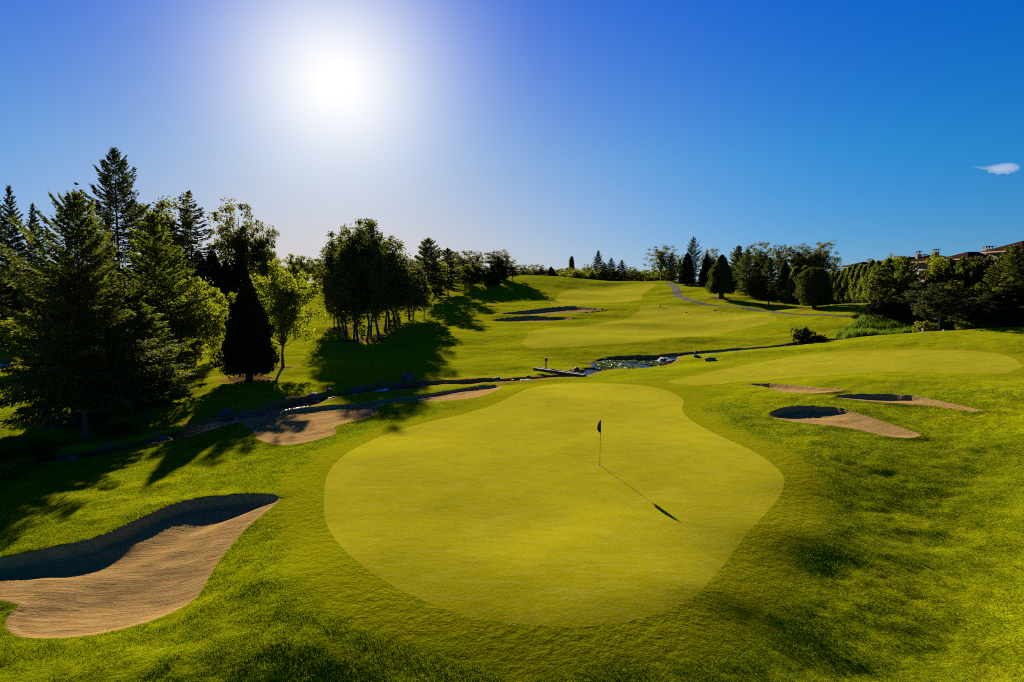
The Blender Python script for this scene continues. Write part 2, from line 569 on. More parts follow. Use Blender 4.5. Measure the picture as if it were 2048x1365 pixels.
class Poly:
    def __init__(s, name, px_pts, k=8, margin=5.0, **kw):
        s.name, s.margin, s.kw = name, margin, kw
        s.P = np.array([at0(*p) for p in smooth_closed(px_pts, k)])

    def sdf(s, x, y):
        out = np.full(len(x), s.margin)
        far = np.zeros(len(x))
        lo, hi = s.P.min(0) - s.margin, s.P.max(0) + s.margin
        m = np.where((x > lo[0]) & (x < hi[0]) & (y > lo[1]) & (y < hi[1]))[0]
        if len(m) == 0:
            return out, far
        X, Y = x[m], y[m]
        A, B = s.P, np.roll(s.P, -1, 0)
        d, ix, nx, ny = seg_dist(A, B, X, Y)
        ins = np.zeros(len(X), bool)
        for (ax, ay), (bx, by) in zip(A, B):
            c = (ay > Y) != (by > Y)
            if c.any():
                ins ^= c & (X < (bx - ax) * (Y - ay) / (by - ay + 1e-12) + ax)
        sd = np.where(ins, -d, d)
        ex, ey = np.where(ins, nx - X, X - nx), np.where(ins, ny - Y, Y - ny)
        L = np.sqrt(ex * ex + ey * ey) + 1e-9
        s2 = np.array([SUN.x, SUN.y]) / math.hypot(SUN.x, SUN.y)
        out[m] = np.minimum(sd, s.margin)
        if 'lip' in s.kw:      # facing of the nearby rim, blended so that the floor has no creases
            E = B - A
            area = np.sum(A[:, 0] * B[:, 1] - B[:, 0] * A[:, 1])
            nx_, ny_ = E[:, 1] * np.sign(area), -E[:, 0] * np.sign(area)
            mx, my = (A[:, 0] + B[:, 0]) / 2, (A[:, 1] + B[:, 1]) / 2
            ln = np.hypot(nx_, ny_) + 1e-9
            acc, wt_ = np.zeros(len(X)), np.zeros(len(X))
            for i in range(len(A)):
                wi = ln[i] / ((X - mx[i]) ** 2 + (Y - my[i]) ** 2 + .02) ** 1.5
                acc += wi * (nx_[i] * s2[0] + ny_[i] * s2[1]) / ln[i]
                wt_ += wi
            far[m] = acc / (wt_ + 1e-12)
        else:
            far[m] = (ex * s2[0] + ey * s2[1]) / L
        return out, far


GREEN = Poly('putting_green', [(1180, 767), (1270, 770), (1335, 782), (1366, 800), (1365, 822), (1388, 845), (1440, 872), (1510, 905), (1552, 935), (1568, 962), (1555, 1000), (1510, 1050), (1470, 1100), (1430, 1150), (1385, 1195),
                               (1320, 1225), (1250, 1245), (1160, 1254), (1060, 1250), (960, 1238), (880, 1215), (800, 1180), (730, 1135), (680, 1090), (652, 1045), (648, 1000), (655, 950), (680, 918), (720, 892), (780, 866), (850, 846), (920, 830), (985, 811), (1022, 793), (1060, 777), (1110, 769)], 6, 5.0)
BUNKERS = [
    Poly('sand_bunker', [(0, 1120), (100, 1099), (200, 1076), (290, 1036), (370, 1006), (470, 992), (530, 991), (560, 999), (530, 1026), (490, 1060), (440, 1120), (415, 1160), (388, 1200), (340, 1227), (270, 1252), (180, 1271), (100, 1277), (40, 1274), (12, 1255), (20, 1228), (38, 1213), (20, 1204), (-20, 1199), (-90, 1188), (-150, 1160), (-90, 1135)], 8, 3.0, lip=.25, bowl=.20, w=2.4, rim=.08),
    Poly('sand_bunker', [(486, 850), (500, 841), (540, 827), (600, 818), (660, 812), (720, 807), (780, 798), (850, 790), (900, 782), (955, 774), (1003, 773), (985, 785), (950, 795), (900, 801), (850, 803), (800, 805), (770, 809), (757, 817), (752, 829), (720, 839), (685, 848), (668, 855), (672, 866), (650, 875), (610, 885), (570, 890), (535, 886), (512, 876), (506, 862)], 8, 3.0, lip=.14, bowl=.10, w=2.0, rim=.05),
    Poly('sand_bunker', [(1538, 830), (1560, 819), (1595, 814), (1640, 815), (1690, 821), (1740, 835), (1780, 848), (1820, 861), (1842, 870), (1820, 875), (1775, 873), (1740, 865), (1700, 856), (1650, 850), (1600, 845), (1560, 838)], 8, 3.0, lip=.20, bowl=.16, w=2.0, rim=.10, calm=1),
    Poly('sand_bunker', [(1670, 793), (1720, 790), (1790, 791), (1850, 796), (1900, 806), (1940, 815), (1968, 821), (1940, 822), (1880, 813), (1820, 808), (1760, 804), (1710, 800)], 8, 3.0, lip=.18, bowl=.15, w=2.0, rim=.12, calm=1, lw=.5),
    Poly('sand_bunker', [(1490, 769), (1530, 768), (1570, 770), (1620, 774), (1660, 778), (1690, 780), (1660, 785), (1620, 787), (1580, 785), (1550, 781), (1525, 774)], 8, 3.0, lip=.22, bowl=.12, w=1.8, rim=.06, calm=1, lw=.6),
    Poly('sand_bunker', [(998, 626), (1060, 620), (1110, 616), (1150, 615), (1190, 619), (1212, 621), (1170, 624), (1130, 625), (1090, 627), (1040, 628)], 6, 5.0, lip=.38, bowl=.2, w=2.5, rim=.20, calm=1, lw=1.5),
    Poly('sand_bunker', [(982, 638), (1015, 634), (1060, 632), (1100, 634), (1150, 637), (1100, 640), (1060, 640), (1020, 640), (1000, 640)], 6, 5.0, lip=.38, bowl=.2, w=2.0, rim=.20, calm=1, lw=1.5),
]
FAIRS = [
    Poly('fairway', [(1045, 688), (1052, 675), (1070, 664), (1110, 656), (1160, 653), (1215, 648), (1255, 637), (1275, 626), (1285, 615), (1330, 613), (1400, 620), (1460, 628), (1520, 632), (1552, 639), (1530, 654), (1460, 665), (1380, 675), (1300, 684), (1200, 691), (1110, 695), (1060, 695)], 6, 4.0),
    Poly('fairway', [(1104, 607), (1112, 597), (1125, 586), (1150, 577), (1200, 572), (1260, 570), (1305, 568), (1313, 572), (1297, 582), (1284, 591), (1278, 601), (1230, 605), (1160, 608)], 6, 4.0),
    Poly('fairway', [(1330, 764), (1400, 750), (1500, 728), (1600, 711), (1700, 702), (1800, 699), (1900, 700), (1980, 706), (2030, 717), (2044, 733), (2010, 745), (1900, 747), (1800, 745), (1700, 749), (1600, 756), (1500, 763), (1400, 770)], 6, 4.0),
]
STREAM_PX = [(-160, 975), (60, 925), (200, 905), (320, 878), (430, 842), (520, 824), (620, 801), (700, 787), (790, 775), (880, 770), (1000, 763), (1060, 757), (1110, 753), (1150, 748), (1180, 741), (1205, 735)]
STREAM = np.array([at0(*p) for p in smooth_open(STREAM_PX, 5)])
UPPER = np.array([at0(*p) for p in smooth_open([(1318, 718), (1345, 712), (1400, 704), (1480, 697), (1560, 692), (1600, 686), (1645, 681), (1690, 676)], 5)])
PATH = np.array([at0(*p) for p in smooth_open([(1337, 566), (1350, 573), (1354, 585), (1362, 597), (1395, 606), (1450, 615), (1520, 624), (1600, 632), (1660, 637), (1720, 641), (1790, 646)], 6)])


def flat_at(px, py, z):
    d = ray(px, py)
    return d[:2] * ((z - H_CAM) / d[2])


POND_Z = -1.25


class FlatPoly(Poly):
    def __init__(s, name, px_pts, z, k=6, margin=4.0):
        s.name, s.margin, s.z, s.kw = name, margin, z, {}
        s.P = np.array([flat_at(*p, z) for p in smooth_closed(px_pts, k)])


PONDS = [
    FlatPoly('pond', [(1192, 727), (1215, 722), (1260, 721), (1320, 720), (1350, 724), (1335, 733), (1300, 737), (1250, 740), (1215, 740), (1195, 735)], POND_Z),
    FlatPoly('pond', [(-260, 722), (-100, 724), (10, 727), (26, 734), (18, 742), (-60, 748), (-260, 752)], -1.15),
    FlatPoly('pond', [(425, 648), (435, 634), (455, 626), (485, 622), (500, 628), (490, 640), (465, 650), (440, 655)], -.9),
]


# bare earth round the trunks
RINGS = [(*at0(px_, py_), r_) for px_, py_, r_ in [(395, 756, 1.3), (500, 759, 2.4), (566, 735, 1.3), (683, 662, 2.5), (712, 684, 3), (735, 682, 3), (764, 668, 3), (785, 655, 3), (890, 589, 2), (855, 607, 2.5),
                                                    (1440, 599, 3), (1537, 611, 3), (1627, 619, 2.5), (245, 790, 2.5), (160, 838, 2.5)]]


# value noise
def vnoise(x, y, seed=0):
    xi, yi = np.floor(x).astype(np.int64), np.floor(y).astype(np.int64)
    fx, fy = x - xi, y - yi
    fx, fy = fx * fx * (3 - 2 * fx), fy * fy * (3 - 2 * fy)

    def hsh(a, b):
        n = (a * 374761393 + b * 668265263 + seed * 974711) & 0x7fffffff
        n = ((n ^ (n >> 13)) * 1274126177) & 0x7fffffff
        return ((n ^ (n >> 16)) & 0xffff) / 65535.0
    a, b, c, d = hsh(xi, yi), hsh(xi + 1, yi), hsh(xi, yi + 1), hsh(xi + 1, yi + 1)
    return (a * (1 - fx) + b * fx) * (1 - fy) + (c * (1 - fx) + d * fx) * fy - 0.5


def full(x, y):
    """height, attributes and region fields at many points"""
    z = h0(x, y)
    r = np.sqrt(x * x + y * y)
    F = {}
    gs, _ = GREEN.sdf(x, y)
    F['green'] = gs
    gs = gs + .05 * vnoise(x / .35, y / .35, 91)
    fs = [p.sdf(x, y)[0] for p in FAIRS]
    fs = [f + .55 * vnoise(x / 1.9, y / 2.6, 92) + .35 * vnoise(x / .8, y / 1.1, 93) for f in fs]
    bs = [p.sdf(x, y) for p in BUNKERS]
    mow = smooth(0.3, 4.5, gs)
    for f in fs:
        mow = mow * (0.35 + 0.65 * smooth(0, 3.0, f))
    mow = mow * np.clip(r / 18, 0, 1)
    for (b, _) in bs:
        mow = mow * smooth(-.2, .6, b)
    z = z + mow * (0.15 * vnoise(x / 3.3, y / 3.3, 1) + 0.09 * vnoise(x / 1.25 + 9, y / 1.25, 2) + 0.035 * vnoise(x / .5, y / .5, 3))
    z = z + mow * smooth(28, 60, r) * 0.5 * vnoise(x / 9.0, y / 7.0, 4)
    z = z + smooth(80, 140, r) * (1.1 * vnoise(x / 26, y / 17, 5) + .5 * vnoise(x / 12, y / 8, 15)) * (1 - smooth(150, 260, r) * .4)
    z = z + smooth(0, -3, gs) * (0.10 * vnoise(x / 4.2, y / 5.0, 6) + .03 * vnoise(x / 1.6, y / 1.9, 16))
    for p, (b, far) in zip(BUNKERS, bs):
        k = p.kw
        fr = smooth(-.15, .55, far)
        wob = 1 + (0 if 'calm' in k else .3) * vnoise(x / 1.1, y / 1.1, 8)
        z = z + k['rim'] * wob * fr * np.exp(-np.maximum(b, 0) / 1.2) * (b < p.margin) * smooth(p.margin, p.margin * .5, b)
        s = np.maximum(-b, 0)
        z = z - np.where(b < 0, k['bowl'] * smooth(0, k['w'], s) + k['rim'] * fr * smooth(0, k.get('lw', .3), s) + (.05 + k['lip'] * fr * wob) * smooth(0, k.get('lw', .30), s), 0)
        z = z + np.where(b < 0, smooth(.2, .8, s) * .05 * vnoise(x / .7, y / .7, 7), 0)
    dry = np.zeros(len(x))
    mul = np.zeros(len(x))
    wat = np.full(len(x), 9.0)
    for L, wid, dep in ((STREAM, 1.5, .62), (UPPER, 1.3, .62)):
        lo, hi = L.min(0) - 6, L.max(0) + 6
        m = np.where((x > lo[0]) & (x < hi[0]) & (y > lo[1]) & (y < hi[1]))[0]
        if len(m):
            d, _, _, _ = seg_dist(L[:-1], L[1:], x[m], y[m])
            ww = wid * (1 + .7 * vnoise(x[m] / 3.3, y[m] / 3.3, 11))
            z[m] = z[m] - dep * (1 - smooth(.55, 1.35, d / ww))
            dry[m] = np.maximum(dry[m], (1 - smooth(1.0, 2.3, d / ww)) * smooth(-.25, .2, vnoise(x[m] / 1.7, y[m] / 1.7, 12) + .12) * smooth(.55, .9, d / ww))
            mul[m] = np.maximum(mul[m], 1 - smooth(.8, 1.15, d / ww))
            wat[m] = np.minimum(wat[m], d - 1.2 * ww)
    for p in PONDS:
        b, _ = p.sdf(x, y)
        f = 1 - smooth(-.05, .5, b)
        z = z * (1 - f) + np.minimum(z, p.z - .35) * f
        m = b < p.margin
        dry = np.where(m, np.maximum(dry, (1 - smooth(.3, 1.4, b)) * smooth(.1, .5, b)), dry)
        mul = np.where(m, np.maximum(mul, 1 - smooth(.15, .5, b)), mul)
    for rx_, ry_, rr in RINGS:
        m = np.where((np.abs(x - rx_) < rr * 2) & (np.abs(y - ry_) < rr * 2))[0]
        if len(m):
            d = np.hypot(x[m] - rx_, y[m] - ry_) + .5 * vnoise(x[m] / .8, y[m] / .8, 31)
            mul[m] = np.maximum(mul[m], 1 - smooth(rr * .8, rr, d))
            dry[m] = np.maximum(dry[m], .6 * (1 - smooth(rr, rr * 1.35, d)))
    dp = np.full(len(x), 9.0)
    lo, hi = PATH.min(0) - 5, PATH.max(0) + 5
    m = np.where((x > lo[0]) & (x < hi[0]) & (y > lo[1]) & (y < hi[1]))[0]
    if len(m):
        dp[m] = np.minimum(9, seg_dist(PATH[:-1], PATH[1:], x[m], y[m])[0]) - np.where(x[m] > 62, .65, np.interp(y[m], [125, 150, 180, 230], [.7, .8, 1.15, 1.3]))
    F['path'] = dp
    F['bunkers'] = [b for b, _ in bs]
    F['fairs'] = fs
    F['dry'], F['mulch'] = np.clip(dry, 0, 1), np.clip(mul, 0, 1)
    fringe = (1 - smooth(1.2, 2.6, gs + 1.2 * vnoise(x / 2.2, y / 2.2, 21))) * smooth(-.1, .05, gs)
    fringe = np.maximum(fringe, .8 * (1 - smooth(1.0, 2.4, fs[2])))
    F['fringe'] = np.clip(fringe, 0, 1)
    F['water'] = wat
    return z, F


def zz(x, y):
    return float(full(np.array([float(x)]), np.array([float(y)]))[0][0])


def at(px, py):
    p = at0(px, py)
    return p[0], p[1], zz(*p)


def at_d(px, d):
    z = 0.0
    for _ in range(3):
        x = (px - 1024) / F_PX * (d * CP - (z - H_CAM) * SP)
        z = zz(x, d)
    return x, d, z


def z_on(py, d):
    """height of a point at distance d seen at row py"""
    v = (682.5 - py) / F_PX
    return H_CAM + d * (-SP + v * CP) / (CP + v * SP)



# ---------------------------------------------------------------- trees: mesh library
def leaf_quads(C, D, S, ln, wd):
    """kite shaped leaves: centres, directions, sideways vectors"""
    ln, wd = np.asarray(ln).reshape(-1, 1), np.asarray(wd).reshape(-1, 1)
    V = np.stack([C - D * ln * .5, C + S * wd * .5 - D * ln * .05, C + D * ln * .5, C - S * wd * .5 - D * ln * .05], 1).reshape(-1, 3)
    Q = np.arange(len(C) * 4).reshape(-1, 4)
    return V, Q


def norm(a):
    return a / (np.linalg.norm(a, axis=-1, keepdims=True) + 1e-9)


def conifer(seed, H, Rb, nb, ns, z0=.06, spl=.5, spw=.2, droop=.3, lift=.2, prof=.85, irr=.25, hang=0., bare=0., e_lo=-.1, e_hi=.6, skirt=.1, bend=0., full=1.0):
    r = np.random.default_rng(seed)
    wood = MB()
    hs = np.linspace(0, 1, 9)
    bx = bend * hs ** 2
    wood.tube(np.stack([bx, 0 * hs, hs * H * .985], 1), .0125 * H * (1 - hs * .93) * (1 + .5 * np.exp(-hs * 25)), 8)
    ph0, ph1 = r.random() * 6.28, r.random() * 6.28
    lop = .55 * irr
    CC, DD, NN, LL, WW = [], [], [], [], []
    for i in range(nb):
        t = (i + r.random()) / nb
        z = H * (z0 + (.985 - z0) * t)
        L = Rb * min(1, (1 - t) / full) ** prof * (1 - irr + 2 * irr * r.random()) * min(1, .55 + .45 * (t + .02) / max(skirt, .01)) + .012 * H
        az = i * 2.39996 + r.random() * .7
        L *= 1 + lop * (math.sin(2 * az + ph0) * .6 + math.sin(3 * az + ph1 + 4 * t) * .6)
        rad = np.array([math.cos(az), math.sin(az), 0])
        tan = np.array([-math.sin(az), math.cos(az), 0])
        e0 = e_lo + (e_hi - e_lo) * t + r.normal() * .06
        dr, lf = droop * (1 - .6 * t), lift
        zo = lambda s: L * (e0 * s - dr * s * s + lf * s ** 3)
        dz = lambda s: e0 - 2 * dr * s + 3 * lf * s * s
        base = np.array([bend * (z / H) ** 2, 0, z])
        ss = np.linspace(0, 1, 6)
        ext = 1 + bare * r.random() * (.4 + .6 * t)
        ss2 = ss * ext
        pts = base + rad * (L * ss2)[:, None] + np.array([0, 0, 1.]) * zo(ss2)[:, None]
        wood.tube(pts, (.008 * L + .012) * (1 - ss * .8), 3, False)
        m = max(6, int(ns * (L / Rb) ** 1.15))
        s = r.random(m) ** .75 * (1 - .12 * bare) * .92 + .08
        lw = .30 * L * (1 - s * .8) + .05 * L + .08
        lat = (r.random(m) * 2 - 1) * lw
        C = base + rad * (L * s)[:, None] + tan * lat[:, None]
        C[:, 2] += zo(s) - .18 * np.abs(lat) - hang * r.random(m) * .5 + r.normal(0, .03 * L * .5, m)
        a = np.sign(lat) * (.35 + .6 * r.random(m))
        D = rad * np.cos(a)[:, None] + tan * np.sin(a)[:, None]
        D[:, 2] += dz(s) * .8 - hang * (.5 + 1.2 * r.random(m)) + r.normal(0, .18, m)
        N = np.zeros((m, 3))
        N[:, 2] = 1
        N += r.normal(0, .55, (m, 3))
        CC.append(C)
        DD.append(norm(D))
        NN.append(N)
        LL.append(spl * (.6 + .8 * r.random(m)))
        WW.append(spw * (.6 + .8 * r.random(m)))
    m = max(10, int(H * 3))
    tz = 1 - r.random(m) * .06
    C = np.stack([bend * tz ** 2 + r.normal(0, .008 * H, m), r.normal(0, .008 * H, m), tz * H], 1)
    D = norm(r.normal(0, .5, (m, 3)) + [0, 0, 1.0])
    CC.append(C), DD.append(D), NN.append(r.normal(0, 1, (m, 3))), LL.append(np.full(m, spl)), WW.append(np.full(m, spw))
    C, D, N = np.vstack(CC), np.vstack(DD), np.vstack(NN)
    S = norm(np.cross(D, N))
    return leaf_quads(C, D, S, np.concatenate(LL), np.concatenate(WW)), wood


def broadleaf(seed, H, rx, z_lo, ncl, nleaf, leaf, rc, trunk_r=.016, lump=.35, top_sharp=1.0, stems=1, shell=.45, fork=.3, flat=1.0, tall=.75):
    r = np.random.default_rng(seed)
    wood = MB()
    zc, rz = H * (z_lo + 1) / 2, H * (1 - z_lo) / 2
    ph = r.random((6, 3)) * 6.28
    cl = []
    while len(cl) < ncl:
        d = norm(r.normal(0, 1, 3))
        q = (shell + (1 - shell) * r.random()) if r.random() < .8 else r.random()
        lu = 1 + lump * sum(math.sin(2.3 * (k % 3 + 1) * d[(k) % 3] + ph[k, 0] + 2 * d[(k + 1) % 3]) for k in range(6)) / 3.2
        lu = min(max(lu, .62), 1.16)
        tz = d[2] * q * lu
        wx = rx * ((1 - max(0, tz)) ** (.25 * (top_sharp - 1)) if top_sharp > 1 else 1)
        p = np.array([d[0] * q * lu * wx, d[1] * q * lu * wx, zc + max(-1, min(1.02, tz * flat)) * rz])
        cl.append(p)
    cl = np.array(cl)
    for s_ in range(stems):
        off = np.array([r.normal(0, .04 * rx), r.normal(0, .04 * rx), 0]) * (stems > 1)
        tt = np.linspace(0, 1, 7)
        top = H * .82
        jit = np.cumsum(r.normal(0, .010 * H, (7, 2)), 0)
        pts = np.stack([off[0] * (1 + 2 * tt) + jit[:, 0] * (tt > 0), off[1] * (1 + 2 * tt) + jit[:, 1] * (tt > 0), tt * top], 1)
        wood.tube(pts, trunk_r * H * (1 - .85 * tt) * (1 + .25 * np.exp(-tt * 22)), 8)
    order = r.permutation(ncl)[:min(ncl, 46)]
    for i in order:
        p = cl[i]
        zb = H * (fork + (p[2] / H - fork) * .45 * r.random() + .02)
        zb = min(zb, p[2] * .9)
        b = np.array([0, 0, max(zb, .12 * H)])
        mid = (b + p) / 2 + np.array([0, 0, -.02 * H]) + r.normal(0, .015 * H, 3)
        wood.tube([b, (b + mid) / 2 + r.normal(0, .006 * H, 3), mid, p], np.array([.0055, .0042, .003, .001]) * H, 4, False)
    n = ncl * nleaf
    rcs = rc * (.55 + .9 * r.random(ncl))
    off = norm(r.normal(0, 1, (n, 3))) * (r.random((n, 1)) ** .5)
    C = np.repeat(cl, nleaf, 0) + off * np.repeat(rcs, nleaf)[:, None] * np.array([1, 1, tall])
    D = norm(r.normal(0, 1, (n, 3)) + [0, 0, -.25])
    S = norm(np.cross(D, r.normal(0, 1, (n, 3))))
    k = C[:, 2] > .04 * H
    C, D, S = C[k], D[k], S[k]
    n = len(C)
    return leaf_quads(C, D, S, leaf * (.6 + .8 * r.random(n)), leaf * .75 * (.6 + .8 * r.random(n))), wood


def cedar(seed, H, Rm, z0, n, leaf, prof, core=.78, lump=.16, trunk=.02, up=.9):
    """dense crown of upright sprays over an inner core added to stop light leaking through"""
    r = np.random.default_rng(seed)
    ph = r.random(8) * 6.28

    def rad(t, a):
        lu = 1 + lump * (np.sin(3 * a + ph[0] + 5 * t) + np.sin(5 * a + ph[1] - 9 * t) + np.sin(2 * a + ph[2] + 14 * t) + .8 * np.sin(8 * a + ph[3] + 21 * t)) / 2.2
        return Rm * prof(t) * lu
    wood = MB()
    hs = np.linspace(0, 1, 6)
    wood.tube(np.stack([0 * hs, 0 * hs, hs * H * .8], 1), trunk * H * (1 - hs * .85) * (1 + .9 * np.exp(-hs * 30)), 8)
    t = r.random(n) ** 1.15
    a = r.random(n) * 6.2832
    q = .80 + .27 * r.random(n) ** 1.3
    Rr = rad(t, a) * q
    C = np.stack([np.cos(a) * Rr, np.sin(a) * Rr, H * (z0 + (1 - z0) * t) + r.normal(0, .01 * H, n)], 1)
    D = np.stack([np.cos(a) * .6, np.sin(a) * .6, np.full(n, up)], 1) + r.normal(0, .4, (n, 3))
    D = norm(D)
    N = np.stack([np.cos(a), np.sin(a), 0 * a], 1) + r.normal(0, .6, (n, 3))
    S = norm(np.cross(D, N))
    V, Q = leaf_quads(C, D, S, leaf * (.6 + .9 * r.random(n)), leaf * .5 * (.6 + .8 * r.random(n)))
    nt_, na = 22, 20
    tt = np.linspace(0.0, .985, nt_)
    aa = np.linspace(0, 6.2832, na, endpoint=False)
    T, A = np.meshgrid(tt, aa, indexing='ij')
    Rc = rad(T, A) * core
    W = np.stack([np.cos(A) * Rc, np.sin(A) * Rc, H * (z0 + .01 + (1 - z0) * T * .985)], 2).reshape(-1, 3)
    q2 = []
    for i in range(nt_ - 1):
        for j in range(na):
            k = (j + 1) % na
            q2.append([i * na + j, i * na + k, (i + 1) * na + k, (i + 1) * na + j])
    q2.append([j for j in (0, 5, 10, 15)][::-1])
    Q = np.vstack([Q, np.array(q2) + len(V)])
    V = np.vstack([V, W])
    return (V, Q), wood


LIB = {}


def kind(name, variants, leafmat, barkmat):
    LIB[name] = []
    for i, ((V, Q), wood) in enumerate(variants):
        Hc = V[:, 2].max()
        rad = np.percentile(np.hypot(V[:, 0], V[:, 1]), 97)
        LIB[name].append((mesh_np('crown', V, [Q], leafmat), wood.mesh('trunk', barkmat), Hc, rad))


p_cone = lambda p, s=.12: (lambda t: np.maximum(0.02, (1 - t) ** p) * np.minimum(1, .62 + .38 * t / s))
p_round = lambda t: np.sqrt(np.maximum(.001, 1 - (np.abs(t - .42) / np.where(t < .42, .56, .60)) ** 2.4))
p_dome = lambda t: np.sqrt(np.maximum(.001, 1 - t ** 2.2))

kind('hero_fir', [conifer(11, 17, 6.0, 150, 640, .19, .34, .12, .46, .34, .85, .40, .42, .16, -.06, .90, .02, .25, .85)], M_FIR, M_BARK)
kind('fir', [conifer(12, 15, 3.9, 150, 290, .12, .38, .14, .38, .25, .85, .30, .35, .15, -.05, .65, .05, .1, .6), conifer(13, 15, 3.5, 140, 270, .13, .38, .14, .30, .22, .8, .34, .3, .15, 0, .7, .05, -.1, .55)], M_FIR, M_BARK)
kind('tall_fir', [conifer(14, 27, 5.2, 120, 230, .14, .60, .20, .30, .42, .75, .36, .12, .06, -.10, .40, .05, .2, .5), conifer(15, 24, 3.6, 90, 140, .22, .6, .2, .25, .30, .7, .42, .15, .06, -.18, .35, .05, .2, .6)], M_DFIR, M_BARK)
kind('spruce', [conifer(16, 20, 3.6, 140, 200, .04, .55, .2, .30, .22, .85, .22, .2, .04, -.15, .5, .05, 0, .8), conifer(17, 20, 4.2, 140, 200, .05, .55, .2, .25, .2, .8, .3, .15, .05, -.1, .5, .05, 0, .7)], M_SPR, M_BARK)
kind('lawn_fir', [conifer(18, 13, 3.4, 130, 200, .16, .45, .17, .35, .2, .7, .30, .35, .05, -.2, .6, .03, 0, .55), conifer(19, 13, 3.0, 120, 200, .15, .45, .17, .30, .2, .7, .3, .3, .1, -.15, .6, .03, 0, .6)], M_FIR, M_BARK)
kind('maple', [broadleaf(21, 12, 4.0, .12, 240, 56, .25, .75, .012, .34, 1.3, fork=.16, shell=.30), broadleaf(22, 11, 4.0, .13, 170, 60, .25, .8, .013, .34, 1.2, fork=.18, shell=.30)], M_MAPLE, M_BARK)
kind('cottonwood', [broadleaf(23, 20, 5.0, .10, 170, 50, .42, 1.05, .012, .42, 1.0, fork=.25, shell=.3, tall=1.0), broadleaf(24, 20, 4.4, .10, 160, 50, .42, 1.0, .012, .48, 1.2, fork=.25, shell=.3, tall=1.1), broadleaf(25, 20, 4.8, .14, 120, 42, .40, .85, .012, .48, 1.0, fork=.25, shell=.35, tall=1.0)], M_COTT, M_BARK)
kind('grove_tree', [broadleaf(26, 18, 2.6, .08, 130, 66, .34, .80, .0085, .30, 1.3, 1, shell=.3, tall=1.7), broadleaf(27, 18, 3.0, .11, 130, 66, .34, .80, .009, .32, 1.2, 1, shell=.3, tall=1.7), broadleaf(28, 18, 2.5, .08, 130, 66, .34, .80, .008, .34, 1.4, 1, shell=.3, tall=1.8)], M_GROVE, M_BARK)
kind('broad_tree', [broadleaf(29, 10, 3.6, .12, 110, 60, .32, .85, .014, .28, 1.0, shell=.4), broadleaf(30, 10, 3.2, .08, 110, 60, .32, .85, .014, .32, 1.1, shell=.4)], M_BROAD, M_BARK)
kind('bright_tree', [broadleaf(31, 8, 3.4, .06, 90, 55, .32, .8, .013, .3, 1.0, shell=.4), broadleaf(32, 9, 2.6, .06, 90, 55, .28, .65, .013, .34, 1.3, shell=.35, tall=1.2)], M_BRIGHT, M_BARK)
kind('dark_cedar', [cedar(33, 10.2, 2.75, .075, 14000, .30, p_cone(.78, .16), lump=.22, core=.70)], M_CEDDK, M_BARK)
kind('cedar', [cedar(34, 12, 2.9, .03, 8000, .38, p_cone(.62), lump=.15), cedar(35, 12, 2.6, .03, 8000, .38, p_cone(.8), lump=.18)], M_CED, M_BARK)
kind('lawn_cedar', [cedar(36, 11, 3.1, .11, 9500, .32, p_cone(.62, .2), lump=.26, trunk=.032), conifer(37, 11, 3.3, 150, 190, .12, .38, .16, .25, .15, .8, .3, .15, .02, -.1, .7, .05, 0, .75)], M_CED, M_BARK)
kind('round_cedar', [cedar(38, 8.4, 3.6, .10, 11000, .32, p_round, lump=.2, trunk=.04)], M_CED, M_BARK)
kind('hedge_tree', [cedar(39, 7, 1.9, .01, 7000, .32, p_cone(.42), lump=.26, core=.70), cedar(40, 7, 1.8, .01, 7000, .32, p_cone(.5), lump=.28, core=.68), cedar(41, 7, 2.0, .01, 7000, .32, p_cone(.45), lump=.3, core=.68)], M_HEDGE, M_BARK)
kind('poplar', [cedar(42, 18, 2.0, .04, 4500, .6, lambda t: np.sqrt(np.maximum(.002, 1 - (np.abs(t - .4) / np.where(t < .4, .45, .62)) ** 2)), lump=.3)], M_COTT, M_BARK)
kind('pine', [broadleaf(43, 8.5, 3.6, .14, 150, 80, .24, .55, .016, .34, 1.0, shell=.35, fork=.25, tall=.5), broadleaf(44, 8, 3.2, .10, 130, 80, .25, .55, .016, .38, 1.1, shell=.35, tall=.5)], M_SPR, M_BARKL)
kind('shrub', [broadleaf(45, 2.4, 1.7, .0, 80, 70, .16, .40, .02, .3, 1.0, shell=.5), broadleaf(46, 1.6, 1.7, .0, 70, 70, .15, .36, .02, .3, 1.0, shell=.5)], M_BROAD, M_BARK)
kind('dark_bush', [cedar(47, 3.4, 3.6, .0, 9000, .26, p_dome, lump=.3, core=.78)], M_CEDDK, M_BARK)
kind('hedge_fir', [conifer(48, 10, 3.6, 140, 210, .03, .42, .17, .2, .3, .75, .32, .05, .05, .1, .7, .03, 0, .65), conifer(49, 11, 2.8, 140, 190, .03, .42, .17, .25, .25, .85, .28, .1, .15, .05, .7, .03, 0, .7)], M_HEDGE, M_BARK)

CAT = {'shrub': 'shrub', 'dark_bush': 'shrub', 'hedge_tree': 'tree'}
NAME = {'hero_fir': 'fir_tree', 'fir': 'fir_tree', 'tall_fir': 'fir_tree', 'lawn_fir': 'fir_tree', 'hedge_fir': 'fir_tree', 'spruce': 'spruce_tree', 'maple': 'maple_tree', 'cottonwood': 'cottonwood_tree',
        'grove_tree': 'grove_tree', 'broad_tree': 'broadleaf_tree', 'bright_tree': 'broadleaf_tree', 'dark_cedar': 'cedar_tree', 'cedar': 'cedar_tree', 'lawn_cedar': 'cedar_tree', 'round_cedar': 'cedar_tree',
        'hedge_tree': 'hedge_tree', 'poplar': 'poplar_tree', 'pine': 'pine_tree', 'shrub': 'shrub', 'dark_bush': 'shrub'}


